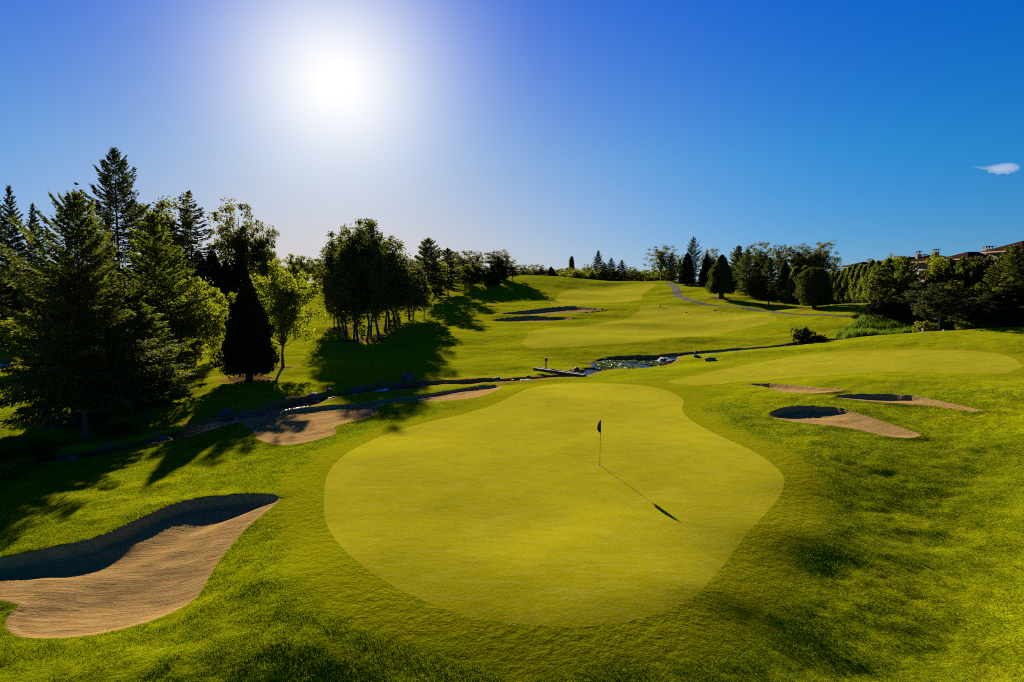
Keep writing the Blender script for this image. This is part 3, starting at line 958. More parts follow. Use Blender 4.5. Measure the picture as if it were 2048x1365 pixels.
def tree(knd, px, top, wpx, label, d=None, base=None, group=None, v=0, crown=None, rot=None, sink=0.05):
    """stand a tree where the photo shows it: base row or distance, top row and crown width in pixels"""
    if base is not None:
        x, y = at0(px, base)
        z = zz(x, y)
    else:
        x, y, z = at_d(px, d)
    ht = z_on(top, y) - z
    rad = wpx / 2 / F_PX * y
    cm, tm, Hc, Rc = LIB[knd][v % len(LIB[knd])]
    e = empty(NAME[knd], (x, y, z - sink), rot if rot is not None else rng.random() * 6.28)
    e.scale = (rad / Rc, rad / Rc, (ht + sink) / Hc)
    tag(e, label, CAT.get(knd, 'tree'), group)
    c = link('crown', cm, e)
    if crown is not None:
        c.material_slots[0].link = 'OBJECT'
        c.material_slots[0].material = crown
    link('trunk', tm, e)
    return e

# ---------------------------------------------------------------- ground sheet, cut into rough, greens, sand, path
az_d = np.linspace(-.76, .76, 980)
az_o = .76 + (math.pi - .76) * (np.linspace(0, 1, 46)[1:] ** 1.6)
AZ = np.concatenate([-az_o[::-1], az_d, az_o])
RR = [3.0]
while RR[-1] < 5200:
    r_ = RR[-1]
    RR.append(r_ * (1.06 if r_ < 11 else 1.0048 if r_ < 120 else 1.0056 if r_ < 210 else 1.012 if r_ < 420 else 1.08))
RR = np.array(RR)
nr, na = len(RR), len(AZ)
GX, GY = (RR[:, None] * np.sin(AZ)[None]).ravel(), (RR[:, None] * np.cos(AZ)[None]).ravel()
GZ, GF = full(GX, GY)
GV = np.stack([GX, GY, GZ], 1)
ii = (np.arange(nr - 1)[:, None] * na + np.arange(na - 1)[None]).ravel()
QUADS = np.stack([ii, ii + na, ii + na + 1, ii + 1], 1)[:, ::-1]
ATTR = {k: GF[k] for k in ('dry', 'mulch', 'fringe')}
REG = [('bunker%d' % i, f) for i, f in enumerate(GF['bunkers'])] + [('green', GF['green'])] + [('fair%d' % i, f) for i, f in enumerate(GF['fairs'])] + [('path', GF['path'])]
NV = len(GV)
EXTRA_V, EXTRA_A = [], {k: [] for k in ATTR}
EXTRA_F = {k: [] for k, _ in REG}
REGD = {k: f for k, f in REG}


def fval(k, i):
    return REGD[k][i] if i < NV else EXTRA_F[k][i - NV]


def pos(i):
    return GV[i] if i < NV else EXTRA_V[i - NV]


def new_vert(a, b, t):
    EXTRA_V.append(pos(a) * (1 - t) + pos(b) * t)
    for k in ATTR:
        va = ATTR[k][a] if a < NV else EXTRA_A[k][a - NV]
        vb = ATTR[k][b] if b < NV else EXTRA_A[k][b - NV]
        EXTRA_A[k].append(va * (1 - t) + vb * t)
    for k, _ in REG:
        EXTRA_F[k].append(fval(k, a) * (1 - t) + fval(k, b) * t)
    return NV + len(EXTRA_V) - 1


rest_q, rest_p = QUADS, []
PIECES = {}
for k, f in REG:
    fq = f[rest_q]
    allin, allout = (fq < 0).all(1), (fq >= 0).all(1)
    mixed = ~(allin | allout)
    q_in, tri_in = rest_q[allin], []
    todo = [list(q) for q in rest_q[mixed]] + rest_p
    rest_q, rest_p = rest_q[allout], []
    cache = {}
    for poly in todo:
        fv = [fval(k, i) for i in poly]
        if min(fv) >= 0:
            rest_p.append(poly)
            continue
        if max(fv) < 0:
            tri_in.append(poly)
            continue
        A, B = [], []
        n = len(poly)
        for i in range(n):
            a, b, fa, fb = poly[i], poly[(i + 1) % n], fv[i], fv[(i + 1) % n]
            (A if fa < 0 else B).append(a)
            if (fa < 0) != (fb < 0):
                key = (min(a, b), max(a, b))
                if key not in cache:
                    cache[key] = new_vert(a, b, fa / (fa - fb))
                A.append(cache[key])
                B.append(cache[key])
        if len(A) > 2:
            tri_in.append(A)
        if len(B) > 2:
            rest_p.append(B)
    PIECES[k] = (q_in, tri_in)
PIECES['ground'] = (rest_q, rest_p)
ALLV = np.vstack([GV, np.array(EXTRA_V)]) if EXTRA_V else GV
ALLA = {k: np.concatenate([ATTR[k], np.array(EXTRA_A[k])]) for k in ATTR}


def region(key, name, material):
    q, polys = PIECES[key]
    t = []
    for p in polys:
        for i in range(1, len(p) - 1):
            t.append([p[0], p[i], p[i + 1]])
    t = np.array(t, int).reshape(-1, 3)
    used = np.unique(np.concatenate([q.ravel(), t.ravel()]))
    remap = np.full(len(ALLV), -1)
    remap[used] = np.arange(len(used))
    V = ALLV[used].copy()
    me = mesh_np(name, V, [remap[q], remap[t]], material, True, {k: v[used] for k, v in ALLA.items()})
    o = link(name, me)
    o['kind'] = 'structure'
    return o


region('ground', 'ground', M_ROUGH)
region('green', 'putting_green', M_GREEN)
for i in range(3):
    region('fair%d' % i, 'fairway', M_FAIR)
for i in range(len(BUNKERS)):
    region('bunker%d' % i, 'sand_bunker', M_SAND)
region('path', 'cart_path', M_PATH)


# water
def ribbon(L, half, dz):
    z = np.array([h0(*p)[0] for p in L]) - dz
    k = np.ones(7) / 7
    z = np.convolve(np.pad(z, 3, 'edge'), k, 'valid')
    t = np.gradient(L, axis=0)
    t /= np.linalg.norm(t, axis=1)[:, None] + 1e-9
    nrm = np.stack([-t[:, 1], t[:, 0]], 1)
    V = []
    for s in np.linspace(-1, 1, 5):
        P = L + nrm * s * half
        V.append(np.column_stack([P, z]))
    V = np.stack(V, 1).reshape(-1, 3)
    Q = []
    for i in range(len(L) - 1):
        for j in range(4):
            Q.append([i * 5 + j, i * 5 + j + 1, i * 5 + 6 + j, i * 5 + 5 + j])
    return V, np.array(Q), z


V, Q, STZ = ribbon(STREAM, 1.9, .40)
o = link('stream', mesh_np('stream', V, [Q], M_WATER, True))
o['kind'] = 'structure'
V, Q, UPZ = ribbon(UPPER, 1.1, .34)
o = link('stream', mesh_np('stream', V, [Q], M_WATER, True))
o['kind'] = 'structure'
for p in PONDS:
    c = p.P.mean(0)
    big = c + (p.P - c) * (1 + .6 / np.linalg.norm(p.P - c, axis=1))[:, None]
    V = np.column_stack([big, np.full(len(big), p.z)])
    V = np.vstack([V, [[*c, p.z]]])
    n = len(big)
    T = np.array([[i, (i + 1) % n, n] for i in range(n)])
    o = link('pond', mesh_np('pond', V, [T], M_WATER, True))
    o['kind'] = 'structure'

# ---------------------------------------------------------------- trees
T = tree
# near left
T('hero_fir', 172, 374, 315, 'largest near fir with bare twigs at its top and drooping skirts, beside the stream', d=44, rot=1.0)
T('fir', 148, 500, 200, 'second fir trunk close behind the largest near fir', d=51, v=0)
T('fir', 250, 545, 215, 'fir just right of the largest near fir, its trunk on open grass', d=59, v=0, crown=M_FIRLT)
T('fir', 320, 418, 165, 'light green fir between the near firs and the yellow-green maple', d=63, v=1, crown=M_FIRLT)
T('fir', 290, 600, 200, 'short bushy fir with a drooping branch over the stream bank', d=50, v=1, crown=M_FIRLT)
T('maple', 390, 552, 165, 'yellow-green maple with a short trunk left of the black cedar', base=757, v=1)
T('bright_tree', 440, 575, 50, 'small bright sapling poking out between the maple and the black cedar', d=84, v=1)
T('dark_cedar', 499, 545, 112, 'black pointed cedar alone on the lawn beside the stream', base=760)
T('maple', 566, 513, 158, 'bright backlit maple just right of the black cedar', base=735, v=0)
T('bright_tree', 90, 600, 130, 'sunlit leafy tree low behind the largest fir', d=78, v=0)
T('bright_tree', 22, 640, 90, 'sunlit bush at the left edge above the pond', d=85, v=1)
T('spruce', 40, 566, 60, 'small cone-shaped spruce in front of the bright far field at left', d=95, v=0)
# tall ones behind
T('tall_fir', 243, 292, 146, 'tallest fir of all, standing above the left group', d=140, v=0, rot=.4)
T('spruce', 6, 372, 66, 'tall spruce cut by the left edge of the view', d=165, v=0)
T('spruce', 34, 368, 74, 'tall spruce second from the left edge', d=160, v=1)
T('spruce', 78, 405, 66, 'slimmer spruce between the left-edge pair and the largest fir', d=170, v=0)
T('cottonwood', 332, 384, 118, 'loose cottonwood behind the light green fir', d=185, v=1)
T('tall_fir', 388, 380, 100, 'slim ragged fir right of the loose cottonwood', d=195, v=1)
T('cottonwood', 482, 400, 116, 'big cottonwood standing behind the black cedar', d=225, v=0)
T('cottonwood', 528, 440, 60, 'right-hand lobe of cottonwood leaning beside the big one', d=230, v=1)
for px_, tp, d_, lb in ((372, 505, 220, 'dark cedar behind the maple, leftmost of the shaded row'), (400, 500, 218, 'dark cedar second from the left in the shaded row'), (428, 500, 216, 'dark cedar in the middle of the shaded row behind the maple'),
                        (455, 518, 215, 'dark cedar of the shaded row, under the big cottonwood'), (484, 515, 218, 'dark cedar of the shaded row, directly behind the black cedar'), (355, 480, 222, 'tall dark cedar under the loose cottonwood'), (545, 530, 228, 'dark cedar at the right end of the shaded row behind the bright maple')):
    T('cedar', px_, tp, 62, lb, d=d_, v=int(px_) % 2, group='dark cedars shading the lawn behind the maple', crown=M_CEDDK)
for px_, tp, lb in ((590, 506, 'hazy far tree, left of three beyond the bright maple'), (612, 510, 'hazy far tree, middle of three beyond the bright maple'), (632, 516, 'hazy far tree nearest the dense grove'), (655, 520, 'hazy far tree hidden behind the dense grove edge')):
    T('broad_tree', px_, tp, 38, lb, d=340, v=int(px_) % 2)
T('broad_tree', 545, 500, 40, 'dark round tree between the big cottonwood and the bright maple', d=220, v=1)
# dense grove
gl = 'slender tree with a bare lower trunk, one of the dense grove casting the big shadow'
for i, (px_, b_, tp, w_) in enumerate(((679, 664, 462, 74), (690, 672, 447, 78), (708, 685, 450, 74), (716, 690, 436, 74), (734, 686, 446, 80), (741, 676, 434, 76), (757, 668, 440, 80), (770, 664, 462, 80), (779, 660, 478, 84), (790, 655, 488, 80), (800, 648, 505, 84), (818, 642, 518, 70), (694, 668, 470, 70))):
    T('grove_tree', px_, tp, w_ * 1.12, gl, base=b_, v=i % 3, group='dense grove on the lawn left of the fairway')
T('broad_tree', 668, 520, 62, 'leafy lower tree hugging the left flank of the dense grove', base=655, v=0)
T('broad_tree', 826, 545, 62, 'low round tree at the right end of the dense grove', base=643, v=1, crown=M_GROVE)
# line running up the hill
T('lawn_fir', 858, 474, 74, 'fir with the highest tip on the slope right of the grove', base=608, v=0)
T('lawn_fir', 896, 495, 62, 'fir with a clear trunk, second up the slope from the grove', base=589, v=1)
T('broad_tree', 878, 515, 46, 'round tree behind the two slope firs', d=205, v=0)
T('broad_tree', 848, 560, 40, 'pale leafy bush tucked against the grove side of the slope fir', d=150, v=1)
for px_, tp, b_, w_, lb in ((931, 528, 578, 44, 'small broad tree on the hillside, left of the row'), (944, 530, 577, 42, 'small broad tree on the hillside, second of the row'), (956, 527, 575, 40, 'small broad tree on the hillside, third of the row'), (969, 531, 573, 42, 'small broad tree next to the hillside cedar')):
    T('broad_tree', px_, tp, w_, lb, base=b_, v=int(px_) % 2)
T('cedar', 985, 531, 36, 'pointed dark cedar at the end of the hillside row', base=572, v=1, crown=M_CEDDK)
T('cedar', 1003, 528, 30, 'pointed cedar alone near the hill crest', base=560, v=0)
for px_, tp, w_, v_, lb in ((925, 500, 56, 0, 'tall cottonwood behind the hillside row, left of three'), (953, 501, 52, 2, 'tall open cottonwood behind the hillside row, middle of three'), (994, 498, 50, 1, 'tall cottonwood rising behind the hillside cedar'), (1012, 512, 44, 2, 'shorter cottonwood right of the hillside cedar'), (1024, 530, 36, 1, 'low dark tree at the left foot of the hill crest')):
    T('cottonwood', px_, tp, w_, lb, d=255, v=v_)
# beyond the crest
far = 'far trees beyond the hill crest'
for k_, px_, tp, w_, d_, lb in (('cottonwood', 1046, 528, 46, 350, 'pale tree just behind the hill crest'), ('broad_tree', 1060, 541, 36, 360, 'low tree behind the hill crest, right of the pale one'), ('cottonwood', 1077, 528, 50, 340, 'round tree directly behind the top of the hill crest'),
                                ('cedar', 1102, 533, 36, 345, 'dark pointed tree on the right shoulder of the hill crest'), ('cottonwood', 1120, 535, 46, 390, 'low dark trees left of the poplar'), ('poplar', 1143, 512, 14, 360, 'slender poplar on the skyline'),
                                ('cedar', 1134, 535, 20, 355, 'dark cedar at the left foot of the poplar'), ('bright_tree', 1156, 539, 42, 330, 'yellow-green bush right of the poplar'), ('bright_tree', 1188, 539, 42, 330, 'yellow-green bush left of the dark far spruces'), ('broad_tree', 1172, 545, 36, 335, 'low green bush between the two yellow ones'),
                                ('cottonwood', 1178, 527, 26, 370, 'thin open tree left of the tallest far spruce'), ('spruce', 1196, 501, 42, 360, 'tallest far spruce on the middle skyline'), ('spruce', 1208, 525, 44, 330, 'short dark spruce below the tallest far spruce'), ('spruce', 1222, 516, 40, 340, 'far spruce second tallest, right of the tallest'),
                                ('spruce', 1243, 520, 40, 340, 'far spruce rightmost of the middle skyline group'), ('cottonwood', 1262, 533, 44, 350, 'leafy tree right of the far spruces'), ('broad_tree', 1284, 541, 44, 345, 'low tree left of the airy cottonwood'), ('broad_tree', 1302, 550, 34, 330, 'low bush at the foot of the airy cottonwood')):
    T(k_, px_, tp, w_, lb, d=d_, v=int(px_) % 3, group=far)
ug = 'low far bush in the even belt behind the hill crest'
for px_ in range(1040, 1350, 15):
    T('broad_tree', px_ + rng.integers(-4, 5), 540 + rng.integers(-5, 5), 48, ug, d=340 + rng.integers(0, 60), v=px_ % 2, group='low belt of bushes behind the crest')
ul = 'low dark tree in the far belt at the left horizon'
for px_ in range(-30, 660, 42):
    T('broad_tree', px_ + rng.integers(-9, 10), 535 + rng.integers(-9, 8), 62, ul, d=430 + rng.integers(0, 60), v=px_ % 2, group='far belt of trees at the left horizon')
# right of the path
T('cottonwood', 1322, 489, 64, 'airy cottonwood on the skyline left of the path top', d=280, v=2)
T('spruce', 1343, 505, 34, 'dark spruce beside the airy cottonwood', d=272, v=1)
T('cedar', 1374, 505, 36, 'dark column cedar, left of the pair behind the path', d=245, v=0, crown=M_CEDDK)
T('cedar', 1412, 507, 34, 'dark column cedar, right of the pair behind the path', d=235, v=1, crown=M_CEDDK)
T('tall_fir', 1385, 473, 36, 'skyline fir with the sharpest tip, behind the column cedars', d=285, v=0)
T('cottonwood', 1358, 508, 34, 'thin half-bare tree between the dark spruce and the column cedar', d=290, v=2)
T('cottonwood', 1420, 495, 42, 'open cottonwood behind the column cedars', d=285, v=0)
T('lawn_cedar', 1442, 508, 60, 'broad pointed cedar on the grass, leftmost of the lawn trees', base=599, v=0)
T('lawn_fir', 1474, 490, 48, 'tall fir standing behind the leftmost lawn cedar', base=588, v=0)
T('fir', 1492, 495, 46, 'dark fir right of the tall lawn fir', d=188, v=0)
T('cedar', 1511, 523, 40, 'dark cedar in the gap left of the reddish lawn cedar', d=190, v=0)
T('lawn_cedar', 1537, 514, 54, 'reddish lawn cedar with a flared trunk, middle of the lawn trees', base=612, v=1)
T('cedar', 1568, 518, 48, 'dark cedar behind the reddish lawn cedar', d=178, v=1)
T('round_cedar', 1628, 534, 74, 'dense round-headed cedar on a short trunk, beside the path', base=619)
for px_, tp, w_, v_, lb in ((1519, 482, 58, 0, 'tall cottonwood on the right skyline, left of four'), (1556, 487, 52, 2, 'tall cottonwood on the right skyline, second of four'), (1594, 486, 56, 1, 'tall cottonwood on the right skyline, third of four'), (1640, 481, 62, 0, 'tall cottonwood on the right skyline, last before the houses'), (1618, 502, 44, 1, 'cottonwood filling the gap before the last one'), (1668, 521, 30, 2, 'small skyline tree left of the houses')):
    T('cottonwood', px_, tp, w_, lb, d=238, v=v_)
T('hedge_tree', 1590, 533, 42, 'blue-green hedge conifer left of the round cedar', d=172, v=0)
T('hedge_tree', 1608, 530, 40, 'hedge conifer behind the left side of the round cedar', d=170, v=1)
hl = 'sunlit conifer in the tight hedge row below the houses'
for i, px_ in enumerate(range(1664, 1760, 11)):
    T('hedge_tree', px_, 541 - i * 2.9 + rng.normal(0, 2.5), 36, hl, base=602 + i * 1.1, v=i % 3, group='tight hedge row below the houses')
T('hedge_tree', 1774, 515, 60, 'hedge conifer below the second house, right of the tight row', d=142, v=1)
T('bright_tree', 1787, 506, 58, 'light leafy tree with upright twigs in front of the second house', d=146, v=1)
T('pine', 1757, 527, 54, 'dusky pine standing out in front of the tight hedge row', base=614, v=1, crown=M_FIR)
T('hedge_fir', 1804, 511, 78, 'pointed hedge fir below the third house', d=133, v=0)
T('hedge_fir', 1826, 548, 44, 'low hedge fir below the balcony', d=128, v=1)
T('hedge_fir', 1850, 560, 46, 'low hedge fir just right of the balcony', d=126, v=0)
T('bright_tree', 1870, 505, 58, 'bright leafy tree in front of the fourth house', d=130, v=1)
T('hedge_fir', 1895, 514, 70, 'hedge fir between the fourth and fifth houses', d=126, v=1)
T('hedge_fir', 1921, 512, 64, 'hedge fir under the left eave of the fifth house', d=122, v=1)
T('hedge_fir', 1950, 511, 66, 'hedge fir in front of the fifth house wall', d=120, v=0)
T('hedge_fir', 1974, 509, 66, 'hedge fir below the fifth house chimney', d=119, v=1)
T('hedge_fir', 2000, 510, 72, 'hedge fir right of the fifth house', d=117, v=0)
T('hedge_fir', 1905, 560, 70, 'broad low hedge fir behind the path-side pine', d=112, v=0)
T('hedge_fir', 1955, 565, 80, 'broad low hedge fir left of the dark spruce', d=110, v=1)
T('fir', 2022, 488, 125, 'dark fir with a sharp tip at the right edge', d=104, v=0)
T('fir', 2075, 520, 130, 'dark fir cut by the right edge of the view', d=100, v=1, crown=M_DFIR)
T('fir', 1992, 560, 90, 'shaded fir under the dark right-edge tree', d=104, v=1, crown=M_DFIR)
T('hedge_tree', 1900, 556, 12, 'rust-brown dying conifer among the green hedge', d=111, v=1, crown=M_RUST)
T('pine', 1876, 562, 118, 'spreading pine with a leaning pale trunk on the mound edge', d=102.5, v=0)
T('pine', 1930, 590, 90, 'second pine merging with the right of the spreading pine', d=104, v=1)
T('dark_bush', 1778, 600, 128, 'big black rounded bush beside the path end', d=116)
T('shrub', 1785, 592, 40, 'yellow-green shrub glowing above the black bush', d=121, v=0, crown=M_BRIGHT)
T('dark_bush', 1735, 624, 50, 'low dark bush at the left foot of the big black one', d=117)
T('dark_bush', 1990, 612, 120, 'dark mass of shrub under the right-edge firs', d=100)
T('shrub', 1848, 640, 44, 'dusky shrub at the reed bed, left of the leaning pine trunk', d=101, v=0)
T('shrub', 1932, 640, 50, 'grey-green shrub right of the leaning pine trunk', d=100, v=1)
T('shrub', 1968, 634, 44, 'grey shrub left of the clipped green hedge block', d=100, v=0)
T('shrub', 1710, 628, 22, 'small olive shrub where the path meets the black bush', d=119, v=1, crown=M_BRIGHT)
# stream side shrubs
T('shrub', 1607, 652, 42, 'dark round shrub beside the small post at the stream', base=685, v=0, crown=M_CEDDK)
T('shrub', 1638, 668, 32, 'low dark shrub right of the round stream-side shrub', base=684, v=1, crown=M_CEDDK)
T('shrub', 235, 845, 90, 'shaded bush at the foot of the near firs', d=46, v=0)

# ---------------------------------------------------------------- houses on the right
M_WALL = simple('house_wall', (0.27, 0.15, 0.11), 0.8, var=0.12, scale=1.2)
M_BRICK = simple('chimney_brick', (0.36, 0.20, 0.15), 0.85, var=0.2, scale=8)


def roof_mat():
    m, n = mat('roof_shingles')
    P = n('ShaderNodeTexCoord').outputs['Object']
    f = n.noise(n.stretch(P, 1, 1, 6), 2.5, 4)
    c = n.mixc(f, (0.032, 0.013, 0.009), (0.058, 0.026, 0.018))
    n.out(n('ShaderNodeBsdfPrincipled', {'Base Color': c, 'Roughness': 0.95, 'Specular IOR Level': 0.0}))
    return m


M_ROOF = roof_mat()
M_TRIM = simple('wood_trim', (0.40, 0.20, 0.12), 0.7, var=0.1)
M_DARK = simple('dark_metal', (0.035, 0.033, 0.035), 0.5, var=0.2)
M_WHITE = simple('white_paint', (0.78, 0.78, 0.76), 0.5, var=0.05)
M_RAIL = simple('balcony_rail', (0.42, 0.18, 0.09), 0.7, var=0.1)


def glass_mat():
    m, n = mat('window_glass')
    n.out(n('ShaderNodeBsdfPrincipled', {'Base Color': (0.05, 0.07, 0.10), 'Roughness': 0.06, 'Specular IOR Level': 0.8}))
    return m


M_GLASS = glass_mat()


def hip(mb, x0, x1, y0, y1, z, rise, rx0, rx1, ov, th=.28):
    """low hip roof with a ridge along x and boxed eaves"""
    X0, X1, Y0, Y1 = x0 - ov, x1 + ov, y0 - ov, y1 + ov
    ym = (y0 + y1) / 2
    V = [(X0, Y0, z), (X1, Y0, z), (X1, Y1, z), (X0, Y1, z), (X0, Y0, z + th), (X1, Y0, z + th), (X1, Y1, z + th), (X0, Y1, z + th), (rx0, ym, z + th + rise), (rx1, ym, z + th + rise)]
    Q = [(3, 2, 1, 0), (0, 1, 5, 4), (1, 2, 6, 5), (2, 3, 7, 6), (3, 0, 4, 7), (4, 5, 9, 8), (6, 7, 8, 9)]
    mb.add(V, Q, [(5, 6, 9), (7, 4, 8)])
    return mb


def house(label, px, d, eave_py, W, D, rise, yaw, chim, balcony=False, lower=True):
    ze = z_on(eave_py, d)
    x = (px - 1024) / F_PX * (d * CP - (ze - H_CAM) * SP)
    zg = zz(x + W / 2, d + D / 2) - .4
    e = empty('house', (x, d, zg), yaw)
    tag(e, label, 'house', 'row of houses behind the hedge')
    he = ze - zg
    ov = .9
    ox, oy = ov, ov
    wall = MB().box((ox + W / 2, oy + D / 2, he / 2), (W, D, he)).build('wall', M_WALL, e)
    rf = hip(MB(), ox, ox + W, oy, oy + D, he, rise, ox + W * .36, ox + W * .64, ov).build('roof', M_ROOF, e)
    MB().box((ox + W / 2, oy - ov - .035, he + .10), (W + 2 * ov + .1, .07, .2)).box((ox - ov - .035, oy + D / 2, he + .10), (.07, D + 2 * ov - .02, .2)).build('fascia', M_TRIM, rf)
    if lower:      # skirt roof one storey down
        hip(MB(), ox - .35, ox + W * .42, oy - .95, oy + D * .5, he - 3.0, .35, ox + W * .05, ox + W * .2, .55, .2).build('porch_roof', M_ROOF, e)
    for (cx, cy, up, cw) in chim:
        zb = he + .3
        ch = MB().box((ox + cx * W, oy + cy * D, zb + up / 2), (cw, cw * .8, up)).build('chimney', M_BRICK, rf)
        hcap = MB().box((ox + cx * W, oy + cy * D, zb + up + .62), (cw * 1.45, cw * 1.25, .10))
        for a in (-.38, 0, .38):
            for b in (-.3, .3):
                hcap.box((ox + cx * W + a * cw, oy + cy * D + b * cw, zb + up + .285), (.13, .13, .57))
        hcap.build('chimney_cap', M_DARK, rf)
    for lvl in (2.3, 5.3):
        for k in range(3):
            wx, wz = ox + W * (.2 + .3 * k), he - lvl
            f = MB().box((wx, oy - .03, wz), (1.5, .10, 1.5)).build('window', M_WHITE, e)
            MB().box((wx, oy - .085, wz), (1.3, .03, 1.3)).build('pane', M_GLASS, f)
        for k in range(2):
            wy, wz = oy + D * (.3 + .4 * k), he - lvl
            f = MB().box((ox - .03, wy, wz), (.10, 1.4, 1.5)).build('window', M_WHITE, e)
            MB().box((ox - .085, wy, wz), (.03, 1.2, 1.3)).build('pane', M_GLASS, f)
    if balcony:
        b = MB().box((ox - .2, oy - .9, he - 4.0), (2.6, 1.8, .25)).build('balcony', M_RAIL, e)
        rl = MB()
        for k in range(9):
            rl.box((ox - 1.4 + k * .3, oy - 1.75, he - 3.45), (.08, .08, .85))
        rl.box((ox - .2, oy - 1.75, he - 2.98), (2.6, .12, .10)).build('railing', M_RAIL, b)
        MB().box((ox - .2, oy - 1.6, he - 1.95), (.42, .42, 3.85)).build('post', M_WALL, b)
    return e


house('small hip-roofed house farthest along the row, its eave over the hedge top', 1719, 190, 535, 8.5, 8, 1.35, .10, [(.55, .4, 1.5, 1.2)], lower=False)
house('second house from the far end, half hidden behind leafy trees', 1771, 176, 530.5, 8, 8, 1.3, .08, [(.62, .45, 1.5, 1.0)], lower=False)
house('third house from the far end, dark roof behind the balcony house', 1809, 163, 528, 8, 8, 1.5, .06, [(.75, .3, 1.4, 1.0)])
house('house with the orange-railed balcony, fourth from the far end', 1853, 149, 525, 7.5, 7, 1.5, .06, [(.15, .7, 1.7, .9), (.52, .45, 2.1, 1.1)], balcony=True)
house('house with the big pink chimney, fifth from the far end', 1935, 135, 519, 7.2, 7.5, 1.4, .05, [(.73, .25, 1.75, 1.45)])
house('nearest house, cut by the right edge of the view', 2046, 118, 502, 8, 8, 1.7, .05, [(.6, .5, 2.0, 1.2)])

# ---------------------------------------------------------------- flag, bridge, posts, rocks and other small things
M_POLE = simple('flag_pole', (0.10, 0.095, 0.08), 0.4, var=0.1)
M_FLAG = simple('flag_cloth', (0.012, 0.035, 0.10), 0.8, var=0.2)
fx, fy = at0(1199.5, 933)
fz = zz(fx, fy)
fl = empty('golf_flag', (fx, fy, fz))
tag(fl, 'thin flagstick with a limp navy flag standing in the hole of the near green', 'golf flag')
MB().tube([(0, 0, -.05), (.01, 0, 1.2), (.035, 0, 2.24)], [.013, .011, .008], 8).build('pole', M_POLE, fl, True)
MB().tube([(0, 0, -.04), (0, 0, .006)], [.054, .054], 16, False).build('cup', M_WHITE, fl)
# limp cloth: hangs in folds from the top of the pole
nu, nv = 15, 13
V = []
for j in range(nv):
    t = j / (nv - 1)
    for i in range(nu):
        u = i / (nu - 1)
        spread = .05 + .13 * math.sin(math.pi * min(1, .15 + t * .75)) ** 1.2 - .07 * max(0, t - .75) * 4 * u
        fold = .035 * math.sin(u * 11 + t * 2) * (.3 + t)
        drop = .62 * t + .10 * u * (1 - t) + .05 * u * t
        V.append((.03 - u * spread + .02 * t * (u < .2), fold + .05 * math.sin(u * 5), 2.22 - drop))
Q = [(j * nu + i, j * nu + i + 1, (j + 1) * nu + i + 1, (j + 1) * nu + i) for j in range(nv - 1) for i in range(nu - 1)]
fm = MB().add(V, Q).mesh('flag', M_FLAG, True)
link('flag', fm, fl)

# plank footbridge
M_PLANK = simple('weathered_planks', (0.13, 0.13, 0.14), 0.55, var=0.25, scale=4, spec=.5)
pa, pb = np.array(at(1071, 744)), np.array(at(1168, 754.5))
L = float(np.linalg.norm(pb[:2] - pa[:2]))
yaw = math.atan2(pb[1] - pa[1], pb[0] - pa[0])
zb = max(pa[2], pb[2]) + .06
br = empty('footbridge', (*((pa[:2] + pb[:2]) / 2), zb), yaw)
tag(br, 'low grey plank footbridge crossing the stream behind the near green', 'footbridge')
k = int(L / .2)
pl = MB()
for i in range(k):
    pl.box((-L / 2 + (i + .5) * L / k, 0, .10 + .004 * (i % 3)), (L / k - .015, .72, .05))
pl.build('deck', M_PLANK, br)
for s_ in (-1, 1):
    MB().box((0, s_ * .27, -.03), (L, .12, .20)).build('beam', M_BARK, br)
    MB().box((0, s_ * .34, .155), (L, .09, .06)).build('edge_rail', M_PLANK, br)


def post(px, base, top, label, cat, wdt=.09, head=None, material=M_DARK, lean=0.0):
    x, y, z = at(px, base)
    h = z_on(top, y) - z
    e = empty('marker_post' if head is None else 'sign_post', (x, y, z))
    tag(e, label, cat)
    MB().tube([(0, 0, -.1), (lean * h, 0, h)], [wdt, wdt * .85], 8).build('post', material, e)
    if head:
        MB().box((lean * h, -.02, h - head[1] / 2), (head[0], .22, head[1])).box((lean * h, -.02, h + .02), (head[0] + .06, .28, .04)).build('head', M_BARK, e)
    return e


post(1092, 742.5, 717, 'dark square-headed wooden sign post beside the footbridge', 'sign post', .07, (.30, .30))
post(1581.5, 673, 657, 'dark leaning sign post left of the round stream-side shrub', 'sign post', .06, (.26, .26), lean=.12)
post(1320.5, 617, 610, 'dark post standing alone on the far fairway', 'post', .11)
post(1470, 620.5, 617.5, 'short stake by the path under the leftmost lawn cedar', 'stake', .05)
post(1495.5, 625, 621.5, 'short stake by the path between the lawn cedars', 'stake', .05)
post(1532, 622.5, 619.5, 'short stake beside the path in front of the reddish lawn cedar', 'stake', .06)
post(1562, 627, 623, 'short stake beside the path in front of the round cedar', 'stake', .06)
post(934.5, 760.5, 753.5, 'thin stake on the stream bank left of the footbridge', 'stake', .025)
post(1570, 692.5, 687, 'thin brown stake at the upper stream bend', 'stake', .04, material=M_RAIL)

# white tee marker on the mound by the reeds
x, y, z = at(1845, 667)
tm_ = empty('tee_marker', (x, y, z))
tag(tm_, 'small white marker with a bent top on the mound edge before the reeds', 'marker')
MB().tube([(-.05, 0, -.05), (0, 0, .28), (.07, 0, .42)], [.07, .06, .05], 8).build('stem', M_WHITE, tm_, True)
MB().tube([(-.10, 0, .42), (.06, .02, .50), (.17, 0, .46)], [.07, .13, .05], 8).build('head', M_WHITE, tm_, True)
for px_, b_, lb in ((1888, 663.5, 'tiny white stone right of the leaning pine trunk'), (1943, 658.5, 'tiny white stone left of the clipped hedge block')):
    x, y, z = at(px_, b_)
    me_ = MB().tube([(0, 0, -.05), (0, 0, .14), (.02, 0, .24)], [.15, .17, .07], 9).mesh('stone', M_WHITE, True)
    o = link('stone', me_)
    o.location = (x, y, z)
    tag(o, lb, 'stone')

